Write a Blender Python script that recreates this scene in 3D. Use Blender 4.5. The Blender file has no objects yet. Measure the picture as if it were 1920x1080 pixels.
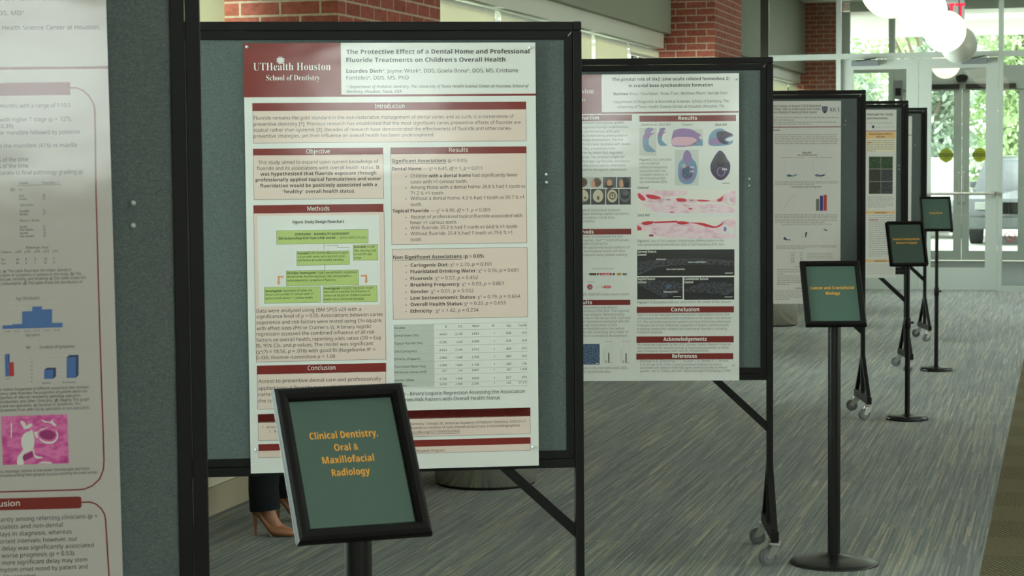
import bpy, bmesh, math, random
from mathutils import Vector, Matrix
R = math.radians
sc = bpy.context.scene
COL = sc.collection

# ------------------------------------------------------------ camera, sky, sun, lights, exposure
# world frame: X across the hall (windows at X = -3.7), Y along the hall, camera at X = Y = 0
CAM = Vector((0.0, 0.0, 1.594))
FPX = 3822.0                                   # focal length in pixels of the 1920 wide frame
YAW, PITCH, ROLL = R(15.2), R(3.72), R(0.47)
FW = Vector((-math.sin(YAW)*math.cos(PITCH), math.cos(YAW)*math.cos(PITCH), -math.sin(PITCH)))
_r = Vector((math.cos(YAW), math.sin(YAW), 0.0)); _u = _r.cross(FW)
RT = _r*math.cos(ROLL) - _u*math.sin(ROLL)
UP = _u*math.cos(ROLL) + _r*math.sin(ROLL)
cam = bpy.data.cameras.new('camera'); cam.sensor_width = 36.0; cam.lens = FPX*36.0/1920.0
cam.clip_start = 0.05; cam.clip_end = 400
cam.dof.use_dof = True; cam.dof.focus_distance = 6.0; cam.dof.aperture_fstop = 15.0
cam_o = bpy.data.objects.new('camera', cam); COL.objects.link(cam_o)
cam_o.matrix_world = Matrix((( RT.x, UP.x, -FW.x, CAM.x), (RT.y, UP.y, -FW.y, CAM.y), (RT.z, UP.z, -FW.z, CAM.z), (0, 0, 0, 1)))
sc.camera = cam_o

world = bpy.data.worlds.new('sky'); sc.world = world; world.use_nodes = True
bg = world.node_tree.nodes['Background']
bg.inputs['Color'].default_value = (0.97, 1.0, 0.99, 1); bg.inputs['Strength'].default_value = SKY_STRENGTH = 3.8

def lamp(name, kind, energy, color, loc, direction, size=None, sizey=None):
    l = bpy.data.lights.new(name, kind); l.energy = energy; l.color = color
    if size: l.shape = 'RECTANGLE'; l.size = size; l.size_y = sizey or size
    o = bpy.data.objects.new(name, l); COL.objects.link(o); o.location = loc
    o.rotation_euler = Vector(direction).to_track_quat('-Z', 'Y').to_euler()
    return o
sun = lamp('sun', 'SUN', 6.8, (1.0, 0.95, 0.86), (20, 0, 30), (-0.62, 0.40, -0.80)); sun.data.angle = R(1.0)
# daylight standing outside the left and rear windows; added fill from the right and overhead
for yc, ln, e, c in ((-4.5, 5.8, 35, (0.97, 0.99, 1.0)), (4.57, 8.9, 160, (0.88, 1.0, 0.97)), (15.2, 9.0, 125, (0.92, 1.0, 0.97)), (25.9, 8.9, 110, (0.93, 1.0, 0.98))):
    lamp('daylight_left', 'AREA', e*ln, c, (-4.35, yc, 1.75), (1, 0, 0), ln, 1.75)
for xc in (1.7, 4.4):
    lamp('daylight_rear', 'AREA', 46, (0.98, 1.0, 0.99), (xc, -7.85, 2.2), (0, 1, 0), 1.45, 1.25)
for yc, ln, e in ((-3.4, 6.0, 22), (8.5, 6.0, 24), (18.0, 7.0, 24)):
    lamp('right_fill', 'AREA', e*ln, (1.0, 0.99, 0.95), (6.45, yc, 1.85), (-1, 0, 0), ln, 1.9)  # side fill added to light the boards and left wall
for yy in (-5.0, -1.5, 2.0, 6.0, 11.5, 17.0):
    lamp('ceiling_fill', 'AREA', 32 if yy < 3 else 30, (1.0, 0.99, 0.94), (2.0, yy, 3.74), (0, 0, -1), 1.2, 2.4)  # overhead fill added to brighten the hall, without fixtures
lamp('vestibule_fill', 'AREA', 110, (0.97, 1.0, 0.96), (-0.6, 27.2, 3.76), (0, 0, -1), 3.0, 1.6)  # fill added to brighten the vestibule, without a fixture
vs = sc.view_settings
vs.view_transform = 'Standard'; vs.look = 'None'; vs.gamma = 1.0; vs.exposure = 0.22
try: vs.use_curve_mapping = False
except Exception: pass

# ------------------------------------------------------------ helpers
def lin(c):
    return tuple((x/255/12.92 if x/255 <= 0.04045 else ((x/255+0.055)/1.055)**2.4) for x in c)
_M = {}
def mat(name, rgb, rough=0.5, metal=0.0, spec=0.5, coat=0.0, coat_rough=0.1, emit=None, emit_s=0.0):
    if name in _M: return _M[name]
    m = bpy.data.materials.new(name); m.use_nodes = True
    b = m.node_tree.nodes['Principled BSDF']
    b.inputs['Base Color'].default_value = (*lin(rgb), 1)
    b.inputs['Roughness'].default_value = rough; b.inputs['Metallic'].default_value = metal
    b.inputs['Specular IOR Level'].default_value = spec
    b.inputs['Coat Weight'].default_value = coat; b.inputs['Coat Roughness'].default_value = coat_rough
    if emit:
        b.inputs['Emission Color'].default_value = (*lin(emit), 1); b.inputs['Emission Strength'].default_value = emit_s
    _M[name] = m
    return m
def nt(m): return m.node_tree.nodes, m.node_tree.links, m.node_tree.nodes['Principled BSDF']
def node(m, kind, **kw):
    n = m.node_tree.nodes.new(kind)
    for k, v in kw.items(): setattr(n, k, v)
    return n
def mth(m, op, a, b=None):
    n = node(m, 'ShaderNodeMath', operation=op); L = m.node_tree.links
    for i, x in enumerate((a, b)):
        if x is None: continue
        if isinstance(x, (int, float)): n.inputs[i].default_value = x
        else: L.new(x, n.inputs[i])
    return n.outputs[0]
def ramp(m, fac, stops):
    n = node(m, 'ShaderNodeValToRGB'); e = n.color_ramp.elements
    while len(e) > 1: e.remove(e[-1])
    e[0].position, e[0].color = stops[0][0], (*lin(stops[0][1]), 1)
    for p, c in stops[1:]:
        k = e.new(p); k.color = (*lin(c), 1)
    m.node_tree.links.new(fac, n.inputs[0]); return n.outputs[0]
def mixc(m, fac, a, b, mode='MIX'):
    n = node(m, 'ShaderNodeMix', data_type='RGBA', blend_type=mode); L = m.node_tree.links
    for key, x in ((0, fac), (6, a), (7, b)):
        if isinstance(x, (int, float)): n.inputs[key].default_value = x
        elif isinstance(x, tuple): n.inputs[key].default_value = (*x, 1) if len(x) == 3 else x
        else: L.new(x, n.inputs[key])
    return n.outputs[2]
def noise(m, vec, scale, detail=2.0, rough=0.5):
    n = node(m, 'ShaderNodeTexNoise'); n.inputs['Scale'].default_value = scale
    n.inputs['Detail'].default_value = detail; n.inputs['Roughness'].default_value = rough
    m.node_tree.links.new(vec, n.inputs['Vector']); return n.outputs['Fac']
def objco(m): return node(m, 'ShaderNodeTexCoord').outputs['Object']
def mapping(m, vec, scale):
    n = node(m, 'ShaderNodeMapping'); n.inputs['Scale'].default_value = scale
    m.node_tree.links.new(vec, n.inputs['Vector']); return n.outputs[0]
def bump(m, height, strength, dist, *targets):
    n = node(m, 'ShaderNodeBump'); n.inputs['Strength'].default_value = strength; n.inputs['Distance'].default_value = dist
    m.node_tree.links.new(height, n.inputs['Height'])
    for t in targets: m.node_tree.links.new(n.outputs[0], t)

class MB:
    """collects faces with materials and links them as ONE mesh object"""
    def __init__(s): s.v = []; s.f = []; s.m = []; s.mats = []; s.sm = []
    def mi(s, m):
        if m not in s.mats: s.mats.append(m)
        return s.mats.index(m)
    def add(s, vs, fs, m, smooth=False):
        o = len(s.v); s.v += [tuple(v) for v in vs]; k = s.mi(m)
        for f in fs: s.f.append(tuple(i+o for i in f)); s.m.append(k); s.sm.append(smooth)
        return s
    def box(s, x0, x1, y0, y1, z0, z1, m):
        v = [(x0,y0,z0),(x1,y0,z0),(x1,y1,z0),(x0,y1,z0),(x0,y0,z1),(x1,y0,z1),(x1,y1,z1),(x0,y1,z1)]
        return s.add(v, [(0,3,2,1),(4,5,6,7),(0,1,5,4),(1,2,6,5),(2,3,7,6),(3,0,4,7)], m)
    def bar(s, p, q, w, h, m, side=(0, 1, 0)):
        """rectangular tube from p to q; w across `side`, h across the third axis"""
        p, q = Vector(p), Vector(q); d = (q-p).normalized(); a = Vector(side); a = (a - d*a.dot(d)).normalized(); b = d.cross(a)
        v = []
        for c in (p, q):
            for sa, sb in ((-1,-1),(1,-1),(1,1),(-1,1)): v.append(c + a*sa*w/2 + b*sb*h/2)
        return s.add(v, [(0,1,2,3),(7,6,5,4),(0,4,5,1),(1,5,6,2),(2,6,7,3),(3,7,4,0)], m)
    def tube(s, p, q, r0, r1, m, n=20, caps=True, smooth=True, ell=1.0):
        p, q = Vector(p), Vector(q); d = (q-p).normalized()
        a = Vector((1,0,0)) if abs(d.x) < 0.9 else Vector((0,1,0)); a = (a - d*a.dot(d)).normalized(); b = d.cross(a)
        v = []
        for c, r in ((p, r0), (q, r1)):
            for i in range(n):
                t = 2*math.pi*i/n; v.append(c + a*math.cos(t)*r + b*math.sin(t)*r*ell)
        s.add(v, [(i, (i+1) % n, n+(i+1) % n, n+i) for i in range(n)], m, smooth)
        if caps:
            s.add(v[:n], [tuple(range(n))[::-1]], m); s.add(v[n:], [tuple(range(n))], m)
        return s
    def lathe(s, prof, m, c=(0,0,0), n=40, smooth=True, sy=1.0):
        v = []; f = []; k = len(prof)
        for (r, z) in prof:
            for i in range(n):
                t = 2*math.pi*i/n; v.append((c[0]+r*math.cos(t), c[1]+r*math.sin(t)*sy, c[2]+z))
        for j in range(k-1):
            for i in range(n): f.append((j*n+i, j*n+(i+1) % n, (j+1)*n+(i+1) % n, (j+1)*n+i))
        return s.add(v, f, m, smooth)
    def loft(s, rings, m, smooth=True, caps=True):
        n = len(rings[0]); v = [p for r in rings for p in r]; f = []
        for j in range(len(rings)-1):
            for i in range(n): f.append((j*n+i, j*n+(i+1) % n, (j+1)*n+(i+1) % n, (j+1)*n+i))
        if caps: f.append(tuple(range(n))[::-1]); f.append(tuple((len(rings)-1)*n+i for i in range(n)))
        return s.add(v, f, m, smooth)
    def sphere(s, c, rx, ry, rz, m, n=20, k=12):
        rings = []
        for j in range(k+1):
            t = math.pi*(j/k); rr = max(math.sin(t), 1e-4)
            rings.append([(c[0]+rx*rr*math.cos(2*math.pi*i/n), c[1]+ry*rr*math.sin(2*math.pi*i/n), c[2]-rz*math.cos(t)) for i in range(n)])
        return s.loft(rings, m, True, False)
    def prism(s, pts, y0, y1, m):
        """polygon in x,z extruded from y0 to y1"""
        n = len(pts); v = [(x, y0, z) for x, z in pts] + [(x, y1, z) for x, z in pts]
        return s.add(v, [tuple(range(n)), tuple(range(2*n-1, n-1, -1))] + [(i, n+i, n+(i+1) % n, (i+1) % n) for i in range(n)], m)
    def build(s, name, parent=None, bevel=0.0, xf=None):
        me = bpy.data.meshes.new(name)
        v = [tuple(xf @ Vector(p)) for p in s.v] if xf else s.v
        me.from_pydata(v, [], s.f)
        for m in s.mats: me.materials.append(m)
        me.polygons.foreach_set('material_index', s.m); me.polygons.foreach_set('use_smooth', s.sm); me.update()
        o = bpy.data.objects.new(name, me); COL.objects.link(o)
        if parent: o.parent = parent
        if bevel:
            b = o.modifiers.new('edge', 'BEVEL'); b.width = bevel; b.segments = 2; b.limit_method = 'ANGLE'; b.angle_limit = R(40)
        return o

def thing(name, label, cat, loc=(0,0,0), rz=0.0, group=None, rot=None):
    o = bpy.data.objects.new(name, None); COL.objects.link(o); o.empty_display_size = 0.1
    o.location = loc; o.rotation_euler = rot.to_euler() if rot else (0, 0, rz)
    o['label'] = label; o['category'] = cat
    if group: o['group'] = group
    return o
def tag(o, label, cat, group=None, kind=None):
    o['label'] = label; o['category'] = cat
    if group: o['group'] = group
    if kind: o['kind'] = kind
    return o
def struct(name, mb, label=None, parent=None, bevel=0.0):
    o = mb.build(name, parent, bevel)
    if not parent:
        o['kind'] = 'structure'
        if label: o['label'] = label
    return o
def dup(root, label, loc=None, rz=None):
    kids = {}
    for o in list(COL.objects):
        if o.parent: kids.setdefault(o.parent, []).append(o)
    def cp(o, par):
        c = o.copy(); COL.objects.link(c)
        if par: c.parent = par
        for k in kids.get(o, []): cp(k, c)
        return c
    r = cp(root, None); r['label'] = label
    if loc is not None: r.location = loc
    if rz is not None: r.rotation_euler = (0, 0, rz)
    return r

# ------------------------------------------------------------ materials
BLACK = mat('black_metal', (17, 16, 15), 0.5, 0.0, 0.22)
SATIN = mat('satin_black_metal', (15, 15, 15), 0.30, 0.0, 0.4)
DARKGAP = mat('shadow_gap_rubber', (8, 8, 8), 0.8)
CHROME = mat('zinc_plated_steel', (205, 205, 200), 0.28, 1.0)
RUBBER = mat('grey_caster_rubber', (92, 96, 95), 0.55)
ALU = mat('anodised_aluminium_paint', (170, 178, 170), 0.42, 0.0, 0.5)
DARKALU = mat('dark_bronze_frame', (44, 46, 36), 0.5)
CLEAR = mat('clear_plastic', (186, 192, 192), 0.15, 0, 0.6)
STEEL = mat('brushed_stainless', (226, 223, 214), 0.25, 0.85)
WALLP = mat('painted_wall_beige', (200, 194, 174), 0.75)
SOFFIT = mat('olive_grey_paint', (122, 126, 110), 0.8)
BAND = mat('light_trim_paint', (182, 184, 170), 0.6)
CEILM = mat('white_ceiling_tile', (222, 224, 216), 0.9)
BASEB = mat('tan_baseboard', (164, 156, 132), 0.6)
GREYBOX = mat('grey_plastic', (112, 118, 120), 0.5)

def panel_fabric():
    m = mat('teal_grey_felt', (92, 102, 101), 0.95, 0, 0.15); N, L, b = nt(m); c = objco(m)
    f = noise(m, c, 520, 3, 0.7); g = noise(m, mapping(m, c, (90, 90, 400)), 2.0, 3, 0.6)
    col = ramp(m, mth(m, 'ADD', mth(m, 'MULTIPLY', f, 0.65), mth(m, 'MULTIPLY', g, 0.35)), [(0.30, (65, 74, 74)), (0.5, (92, 102, 101)), (0.72, (128, 138, 136))])
    L.new(col, b.inputs['Base Color']); bump(m, f, 0.35, 0.002, b.inputs['Normal']); return m
FELT = panel_fabric()

def brick_mat():
    m = mat('red_brick', (135, 66, 48), 0.85, 0, 0.25); N, L, b = nt(m)
    s = node(m, 'ShaderNodeSeparateXYZ'); L.new(objco(m), s.inputs[0])
    cb = node(m, 'ShaderNodeCombineXYZ'); L.new(mth(m, 'ADD', s.outputs[0], s.outputs[1]), cb.inputs[0]); L.new(mth(m, 'SUBTRACT', s.outputs[2], 0.035), cb.inputs[1])
    t = node(m, 'ShaderNodeTexBrick'); L.new(cb.outputs[0], t.inputs['Vector'])
    t.inputs['Scale'].default_value = 1.0; t.inputs['Brick Width'].default_value = 0.203; t.inputs['Row Height'].default_value = 0.0675
    t.inputs['Mortar Size'].default_value = 0.006; t.inputs['Mortar Smooth'].default_value = 0.2; t.inputs['Bias'].default_value = 0.0
    t.inputs['Color1'].default_value = (*lin((152, 82, 64)), 1); t.inputs['Color2'].default_value = (*lin((132, 69, 54)), 1)
    t.inputs['Mortar'].default_value = (*lin((172, 154, 130)), 1)
    n = noise(m, cb.outputs[0], 30, 4, 0.65)
    col = mixc(m, 0.5, t.outputs['Color'], ramp(m, n, [(0.3, (130, 130, 130)), (0.7, (255, 255, 255))]), 'MULTIPLY')
    L.new(col, b.inputs['Base Color'])
    bump(m, mth(m, 'SUBTRACT', mth(m, 'MULTIPLY', n, 0.3), t.outputs['Fac']), 0.6, 0.006, b.inputs['Normal']); return m
BRICK = brick_mat()

def carpet_mat():
    m = mat('striated_carpet_plank', (108, 112, 102), 0.9, 0, 0.2); N, L, b = nt(m); c = objco(m)
    s = node(m, 'ShaderNodeSeparateXYZ'); L.new(c, s.inputs[0]); X, Y = s.outputs[0], s.outputs[1]
    def wn(a, bb, k):
        w = node(m, 'ShaderNodeTexWhiteNoise', noise_dimensions='3D'); cb = node(m, 'ShaderNodeCombineXYZ')
        L.new(a, cb.inputs[0]); L.new(bb, cb.inputs[1]); cb.inputs[2].default_value = k; L.new(cb.outputs[0], w.inputs['Vector']); return w.outputs['Value']
    def dashes(wx, ly, k):
        ix = mth(m, 'FLOOR', mth(m, 'DIVIDE', X, wx))
        cst = node(m, 'ShaderNodeValue'); cst.outputs[0].default_value = k
        off = wn(ix, cst.outputs[0], k)
        iy = mth(m, 'FLOOR', mth(m, 'ADD', mth(m, 'DIVIDE', Y, ly), mth(m, 'MULTIPLY', off, 7.3)))
        return wn(ix, iy, k+0.5)
    d1 = dashes(0.0055, 0.42, 1.0); d2 = dashes(0.010, 0.60, 2.0); d3 = dashes(0.25, 1.0, 3.0)
    v = mth(m, 'ADD', mth(m, 'MULTIPLY', d1, 0.5), mth(m, 'MULTIPLY', d2, 0.38)); v = mth(m, 'ADD', v, mth(m, 'MULTIPLY', d3, 0.12))
    col = ramp(m, v, [(0.12, (42, 47, 43)), (0.32, (64, 73, 69)), (0.46, (84, 92, 83)), (0.62, (100, 108, 102)), (0.76, (122, 121, 98)), (0.92, (150, 150, 132))])
    tint = ramp(m, d2, [(0.25, (232, 250, 255)), (0.6, (252, 255, 246)), (0.85, (255, 248, 222))])
    col = mixc(m, 0.55, col, tint, 'MULTIPLY')
    f = noise(m, mapping(m, c, (1, 0.35, 1)), 900, 2, 0.6)
    col = mixc(m, 0.45, col, ramp(m, f, [(0.3, (150, 150, 150)), (0.7, (255, 255, 255))]), 'MULTIPLY')
    L.new(col, b.inputs['Base Color']); b.inputs['Sheen Weight'].default_value = 0.25; b.inputs['Sheen Roughness'].default_value = 0.4
    bump(m, mth(m, 'ADD', d1, f), 0.4, 0.003, b.inputs['Normal']); return m
CARPET = carpet_mat()

def border_mat():
    m = mat('olive_loop_carpet_border', (92, 86, 66), 0.95, 0, 0.15); N, L, b = nt(m); c = objco(m)
    s = node(m, 'ShaderNodeSeparateXYZ'); L.new(c, s.inputs[0])
    t = node(m, 'ShaderNodeTexBrick'); L.new(c, t.inputs['Vector']); t.inputs['Scale'].default_value = 1.0
    t.inputs['Brick Width'].default_value = 0.022; t.inputs['Row Height'].default_value = 0.024; t.inputs['Mortar Size'].default_value = 0.006
    t.inputs['Color1'].default_value = (*lin((132, 126, 96)), 1); t.inputs['Color2'].default_value = (*lin((112, 106, 80)), 1); t.inputs['Mortar'].default_value = (*lin((68, 64, 47)), 1)
    f = noise(m, c, 260, 3, 0.7)
    fine = ramp(m, f, [(0.35, (64, 60, 44)), (0.65, (124, 118, 90))])
    band = mth(m, 'GREATER_THAN', mth(m, 'MODULO', s.outputs[1], 0.78), 0.40)
    L.new(mixc(m, mth(m, 'ADD', mth(m, 'MULTIPLY', band, 0.5), 0.2), t.outputs['Color'], fine), b.inputs['Base Color']); bump(m, f, 0.5, 0.004, b.inputs['Normal']); return m
BORDER = border_mat()

def glass_mat(name, tint, ior=1.45):
    m = bpy.data.materials.new(name); m.use_nodes = True; t = m.node_tree; t.nodes.clear()
    o = t.nodes.new('ShaderNodeOutputMaterial'); mx = t.nodes.new('ShaderNodeMixShader'); fr = t.nodes.new('ShaderNodeFresnel')
    tr = t.nodes.new('ShaderNodeBsdfTransparent'); gl = t.nodes.new('ShaderNodeBsdfGlossy')
    fr.inputs['IOR'].default_value = ior; tr.inputs['Color'].default_value = (*tint, 1); gl.inputs['Roughness'].default_value = 0.0
    t.links.new(fr.outputs[0], mx.inputs[0]); t.links.new(tr.outputs[0], mx.inputs[1]); t.links.new(gl.outputs[0], mx.inputs[2]); t.links.new(mx.outputs[0], o.inputs['Surface'])
    return m
GLASS = glass_mat('window_glass', (0.93, 0.97, 0.95))
CARGLASS = mat('car_glass', (66, 88, 98), 0.08, 0.0, 0.8)

def shade_mat():
    m = bpy.data.materials.new('cream_shade_cloth'); m.use_nodes = True; t = m.node_tree; t.nodes.clear()
    o = t.nodes.new('ShaderNodeOutputMaterial'); mx = t.nodes.new('ShaderNodeMixShader'); d = t.nodes.new('ShaderNodeBsdfDiffuse'); tr = t.nodes.new('ShaderNodeBsdfTranslucent')
    mx.inputs[0].default_value = 0.16; d.inputs['Color'].default_value = (*lin((226, 224, 204)), 1); tr.inputs['Color'].default_value = (*lin((222, 221, 192)), 1)
    t.links.new(d.outputs[0], mx.inputs[1]); t.links.new(tr.outputs[0], mx.inputs[2]); t.links.new(mx.outputs[0], o.inputs['Surface']); return m
SHADE = shade_mat()

def leaf_mat(name, c0, c1):
    m = mat(name, c0, 0.6, 0, 0.3); N, L, b = nt(m)
    L.new(ramp(m, noise(m, objco(m), 2.2, 3), [(0.3, c0), (0.7, c1)]), b.inputs['Base Color']); return m
LEAF = leaf_mat('green_leaves', (164, 190, 146), (200, 218, 170)); LEAF2 = leaf_mat('grey_green_leaves', (160, 178, 162), (186, 198, 180))  # leaf colours lightened to stand in for glare washing out the trees
BARK = mat('grey_bark', (120, 108, 92), 0.9)
ASPHALT = mat('pale_concrete', (220, 220, 212), 0.9)
# ------------------------------------------------------------ the hall
Y0, Y1, XR, ZC = -7.5, 30.5, 6.2, 3.80
NEAR = 23.93                                      # glazed partition with the inner doors
COLS = [(-1.53, 0.09), (9.07, 10.70), (19.72, 21.41), (30.36, 31.95)]
b = MB().add([(-4.0, Y0, 0), (-0.30, Y0, 0), (-0.30, Y1, 0), (-4.0, Y1, 0)], [(0,1,2,3)], CARPET)
b.add([(-0.30, Y0, 0), (XR, Y0, 0), (XR, Y1, 0), (-0.30, Y1, 0)], [(0,1,2,3)], BORDER)
b.box(-4.0, XR, Y0, Y1, -0.12, -0.004, BASEB)
struct('floor', b, 'grey green striated carpet with an olive looped border')
b = MB().box(-4.2, XR+0.2, Y0-0.2, Y1+0.2, ZC, ZC+0.3, CEILM); struct('ceiling', b, 'white ceiling of the hall')
b = MB(); ww = [(-6.4, -0.4), (5.5, 11.5), (14.5, 21.5)]; e0 = Y0  # unseen right wall; its windows are added to let side fill in
for i, (a, c) in enumerate(ww):
    b.box(XR, XR+0.2, e0, a, 0, ZC, WALLP).box(XR, XR+0.2, a, c, 0, 0.9, WALLP).box(XR, XR+0.2, a, c, 2.8, ZC, WALLP); e0 = c
    f = MB(); n_ = 5
    for j in range(n_): yj = a+j*(c-a-0.05)/(n_-1); f.box(XR+0.06, XR+0.12, yj, yj+0.05, 0.95, 2.75, ALU)
    f.box(XR+0.06, XR+0.12, a, c, 0.9, 0.95, ALU).box(XR+0.06, XR+0.12, a, c, 2.75, 2.8, ALU)
    w = struct('window_%d' % (50+i), f); MB().box(XR+0.088, XR+0.092, a+0.05, c-0.05, 0.95, 2.75, GLASS).build('glass', w)
b.box(XR, XR+0.2, e0, Y1, 0, ZC, WALLP)
struct('wall_right', b)
b = MB()                                          # rear wall, two tall windows in it
rw = [(0.95, 2.45), (3.65, 5.15)]
b.box(-4.0, 0.95, Y0-0.2, Y0, 0, ZC, WALLP).box(2.45, 3.65, Y0-0.2, Y0, 0, ZC, WALLP).box(5.15, XR, Y0-0.2, Y0, 0, ZC, WALLP)
for a, c in rw: b.box(a, c, Y0-0.2, Y0, 0, 1.55, WALLP).box(a, c, Y0-0.2, Y0, 2.85, ZC, WALLP)
struct('wall_back', b)
for i, (a, c) in enumerate(rw):
    b = MB().box(a, c, Y0-0.12, Y0-0.06, 1.55, 1.60, ALU).box(a, c, Y0-0.12, Y0-0.06, 2.80, 2.85, ALU)
    b.box(a, a+0.05, Y0-0.12, Y0-0.06, 1.60, 2.80, ALU).box(c-0.05, c, Y0-0.12, Y0-0.06, 1.60, 2.80, ALU)
    w = struct('window_%d' % (20+i), b); MB().box(a+0.05, c-0.05, Y0-0.092, Y0-0.088, 1.60, 2.80, GLASS).build('glass', w)
for i, (a, c) in enumerate(COLS):
    struct('brick_column' if i == 0 else 'brick_column.%03d' % i, MB().box(-3.98, -3.30, a, c, 0, ZC, BRICK),
           ['brick column behind the camera', 'red brick column rising behind the large poster board', 'red brick column beyond the second poster board', 'red brick column seen through the glazed partition'][i])
BAYS = [(-7.5, -1.53), (0.09, 9.07), (10.70, 19.72), (21.41, 30.36)]
lw = MB(); so = MB(); bd = MB(); bs = MB()
for a, c in BAYS:
    lw.box(-3.98, -3.68, a, c, 0, 0.86, WALLP)
    so.box(-3.98, -3.73, a, c, 2.765, ZC, SOFFIT)
    bd.box(-3.98, -3.80, a, c, 2.625, 2.765, BAND)
    bs.box(-3.68, -3.665, a, c, 0, 0.125, BASEB)
struct('wall_left', lw, 'beige sill wall under the left windows'); struct('trim_1', so, 'olive grey soffit over the left windows')
struct('trim_2', bd, 'pale header band over the left windows'); struct('baseboard_left', bs)
# left windows: frame with mullions and one glass sheet per unit
units = [(-7.4, -4.5), (-4.5, -1.6), (0.1, 3.0), (3.0, 6.0), (6.0, 9.05), (10.72, 13.80), (13.80, 15.28), (15.28, 16.79), (16.79, 18.22), (18.22, 19.70), (21.43, 24.2), (24.2, 27.2), (27.2, 29.25), (29.25, 30.34)]
for i, (a, c) in enumerate(units):
    f = MB()
    f.box(-3.97, -3.91, a, a+0.03, 0.86, 2.625, ALU).box(-3.97, -3.91, c-0.03, c, 0.86, 2.625, ALU)
    f.box(-3.97, -3.91, a+0.03, c-0.03, 0.86, 0.91, ALU).box(-3.97, -3.91, a+0.03, c-0.03, 2.585, 2.625, ALU)
    if i in (6, 9): f.box(-3.97, -3.91, (a+c)/2-0.015, (a+c)/2+0.015, 0.91, 2.585, DARKALU)
    w = struct('window_%d' % (i+1), f); MB().box(-3.942, -3.938, a+0.03, c-0.03, 0.91, 2.585, GLASS).build('glass', w)
# roller shades: lowered ones and rolled-up ones
def shade(a, c, drop, label):
    t = thing('roller_shade', label, 'roller shade', (-3.865, (a+c)/2, 2.60), group='roller shades on the left windows')
    h = (c-a)/2
    MB().tube((0, -h, -0.02), (0, h, -0.02), 0.028, 0.028, BAND, 16).build('roller_tube', t)
    MB().box(0.026, 0.028, -h+0.01, h-0.01, -drop, -0.02, SHADE).build('shade_cloth', t)
    MB().box(0.020, 0.034, -h+0.01, h-0.01, -drop-0.03, -drop, BAND).build('hem_bar', t)
shade(0.2, 2.95, 1.66, 'unseen lowered roller shade added to keep window light off the leftmost board')  # shade added to block daylight from the leftmost poster
shade(6.05, 9.0, 1.66, 'lowered cream roller shade left of the brick column behind the large poster')
shade(10.74, 13.74, 1.66, 'lowered cream roller shade just right of the first brick column')
shade(13.88, 15.22, 0.07, 'rolled-up shade over the bright window above the large board corner')
shade(15.32, 16.74, 1.66, 'lowered cream shade left of the thin bright gap above the second board')
shade(16.86, 18.18, 1.66, 'lowered cream shade right of the thin bright gap above the second board')
shade(18.26, 19.66, 0.07, 'rolled-up shade beside the second brick column')
shade(25.6, 29.2, 1.66, 'wider lowered cream shade above the third board, seen through the glazing')
shade(29.3, 30.32, 1.66, 'narrow lowered cream shade next to the brick column beyond the glazing')

# ------------------------------------------------------------ glazed partition and doors
def vbar(mb, x0, x1, z0, z1, y, m, d=0.10): mb.box(x0, x1, y-d/2, y+d/2, z0, z1, m)
p = MB()
vbar(p, -3.456, -3.362, 0, ZC, NEAR, DARKALU); struct('trim_3', p, 'dark bronze mullion at the left end of the glazed partition')
p = MB(); T0, T1 = 2.672, 2.735
for a, c in ((-3.70, -3.456), (-3.362, -2.578)):                       # side panels left of the doors
    vbar(p, a, c, 0, 0.10, NEAR, ALU)
vbar(p, -3.362, -2.578, T0, T1, NEAR, ALU); vbar(p, -2.578, -2.523, 0, ZC, NEAR, ALU)
w = struct('window_30', p)
MB().box(-3.362, -2.578, NEAR-0.004, NEAR+0.004, 0.10, T0, GLASS).build('glass', w); MB().box(-3.362, -2.578, NEAR-0.004, NEAR+0.004, T1, ZC, GLASS).build('glass', w)
MB().box(-3.70, -3.456, NEAR-0.004, NEAR+0.004, 0.10, ZC, GLASS).build('glass', w)
p = MB(); vbar(p, -2.523, -0.748, T0, T1, NEAR, ALU); vbar(p, -0.748, -0.694, 0, ZC, NEAR, ALU)
w = struct('window_31', p); MB().box(-2.523, -0.748, NEAR-0.004, NEAR+0.004, T1, ZC, GLASS).build('glass', w)
xs = [-0.694, 0.55, 1.8, 3.05, 4.3, XR]
for i in range(5):
    a, c = xs[i], xs[i+1]; p = MB()
    vbar(p, a, c, 0, 0.055, NEAR, ALU); vbar(p, a, c, T0, T1, NEAR, ALU); vbar(p, c-0.05, c, 0, ZC, NEAR, ALU)
    w = struct('window_%d' % (32+i), p)
    MB().box(a, c-0.05, NEAR-0.004, NEAR+0.004, 0.055, T0, GLASS).build('glass', w); MB().box(a, c-0.05, NEAR-0.004, NEAR+0.004, T1, ZC, GLASS).build('glass', w)
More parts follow.
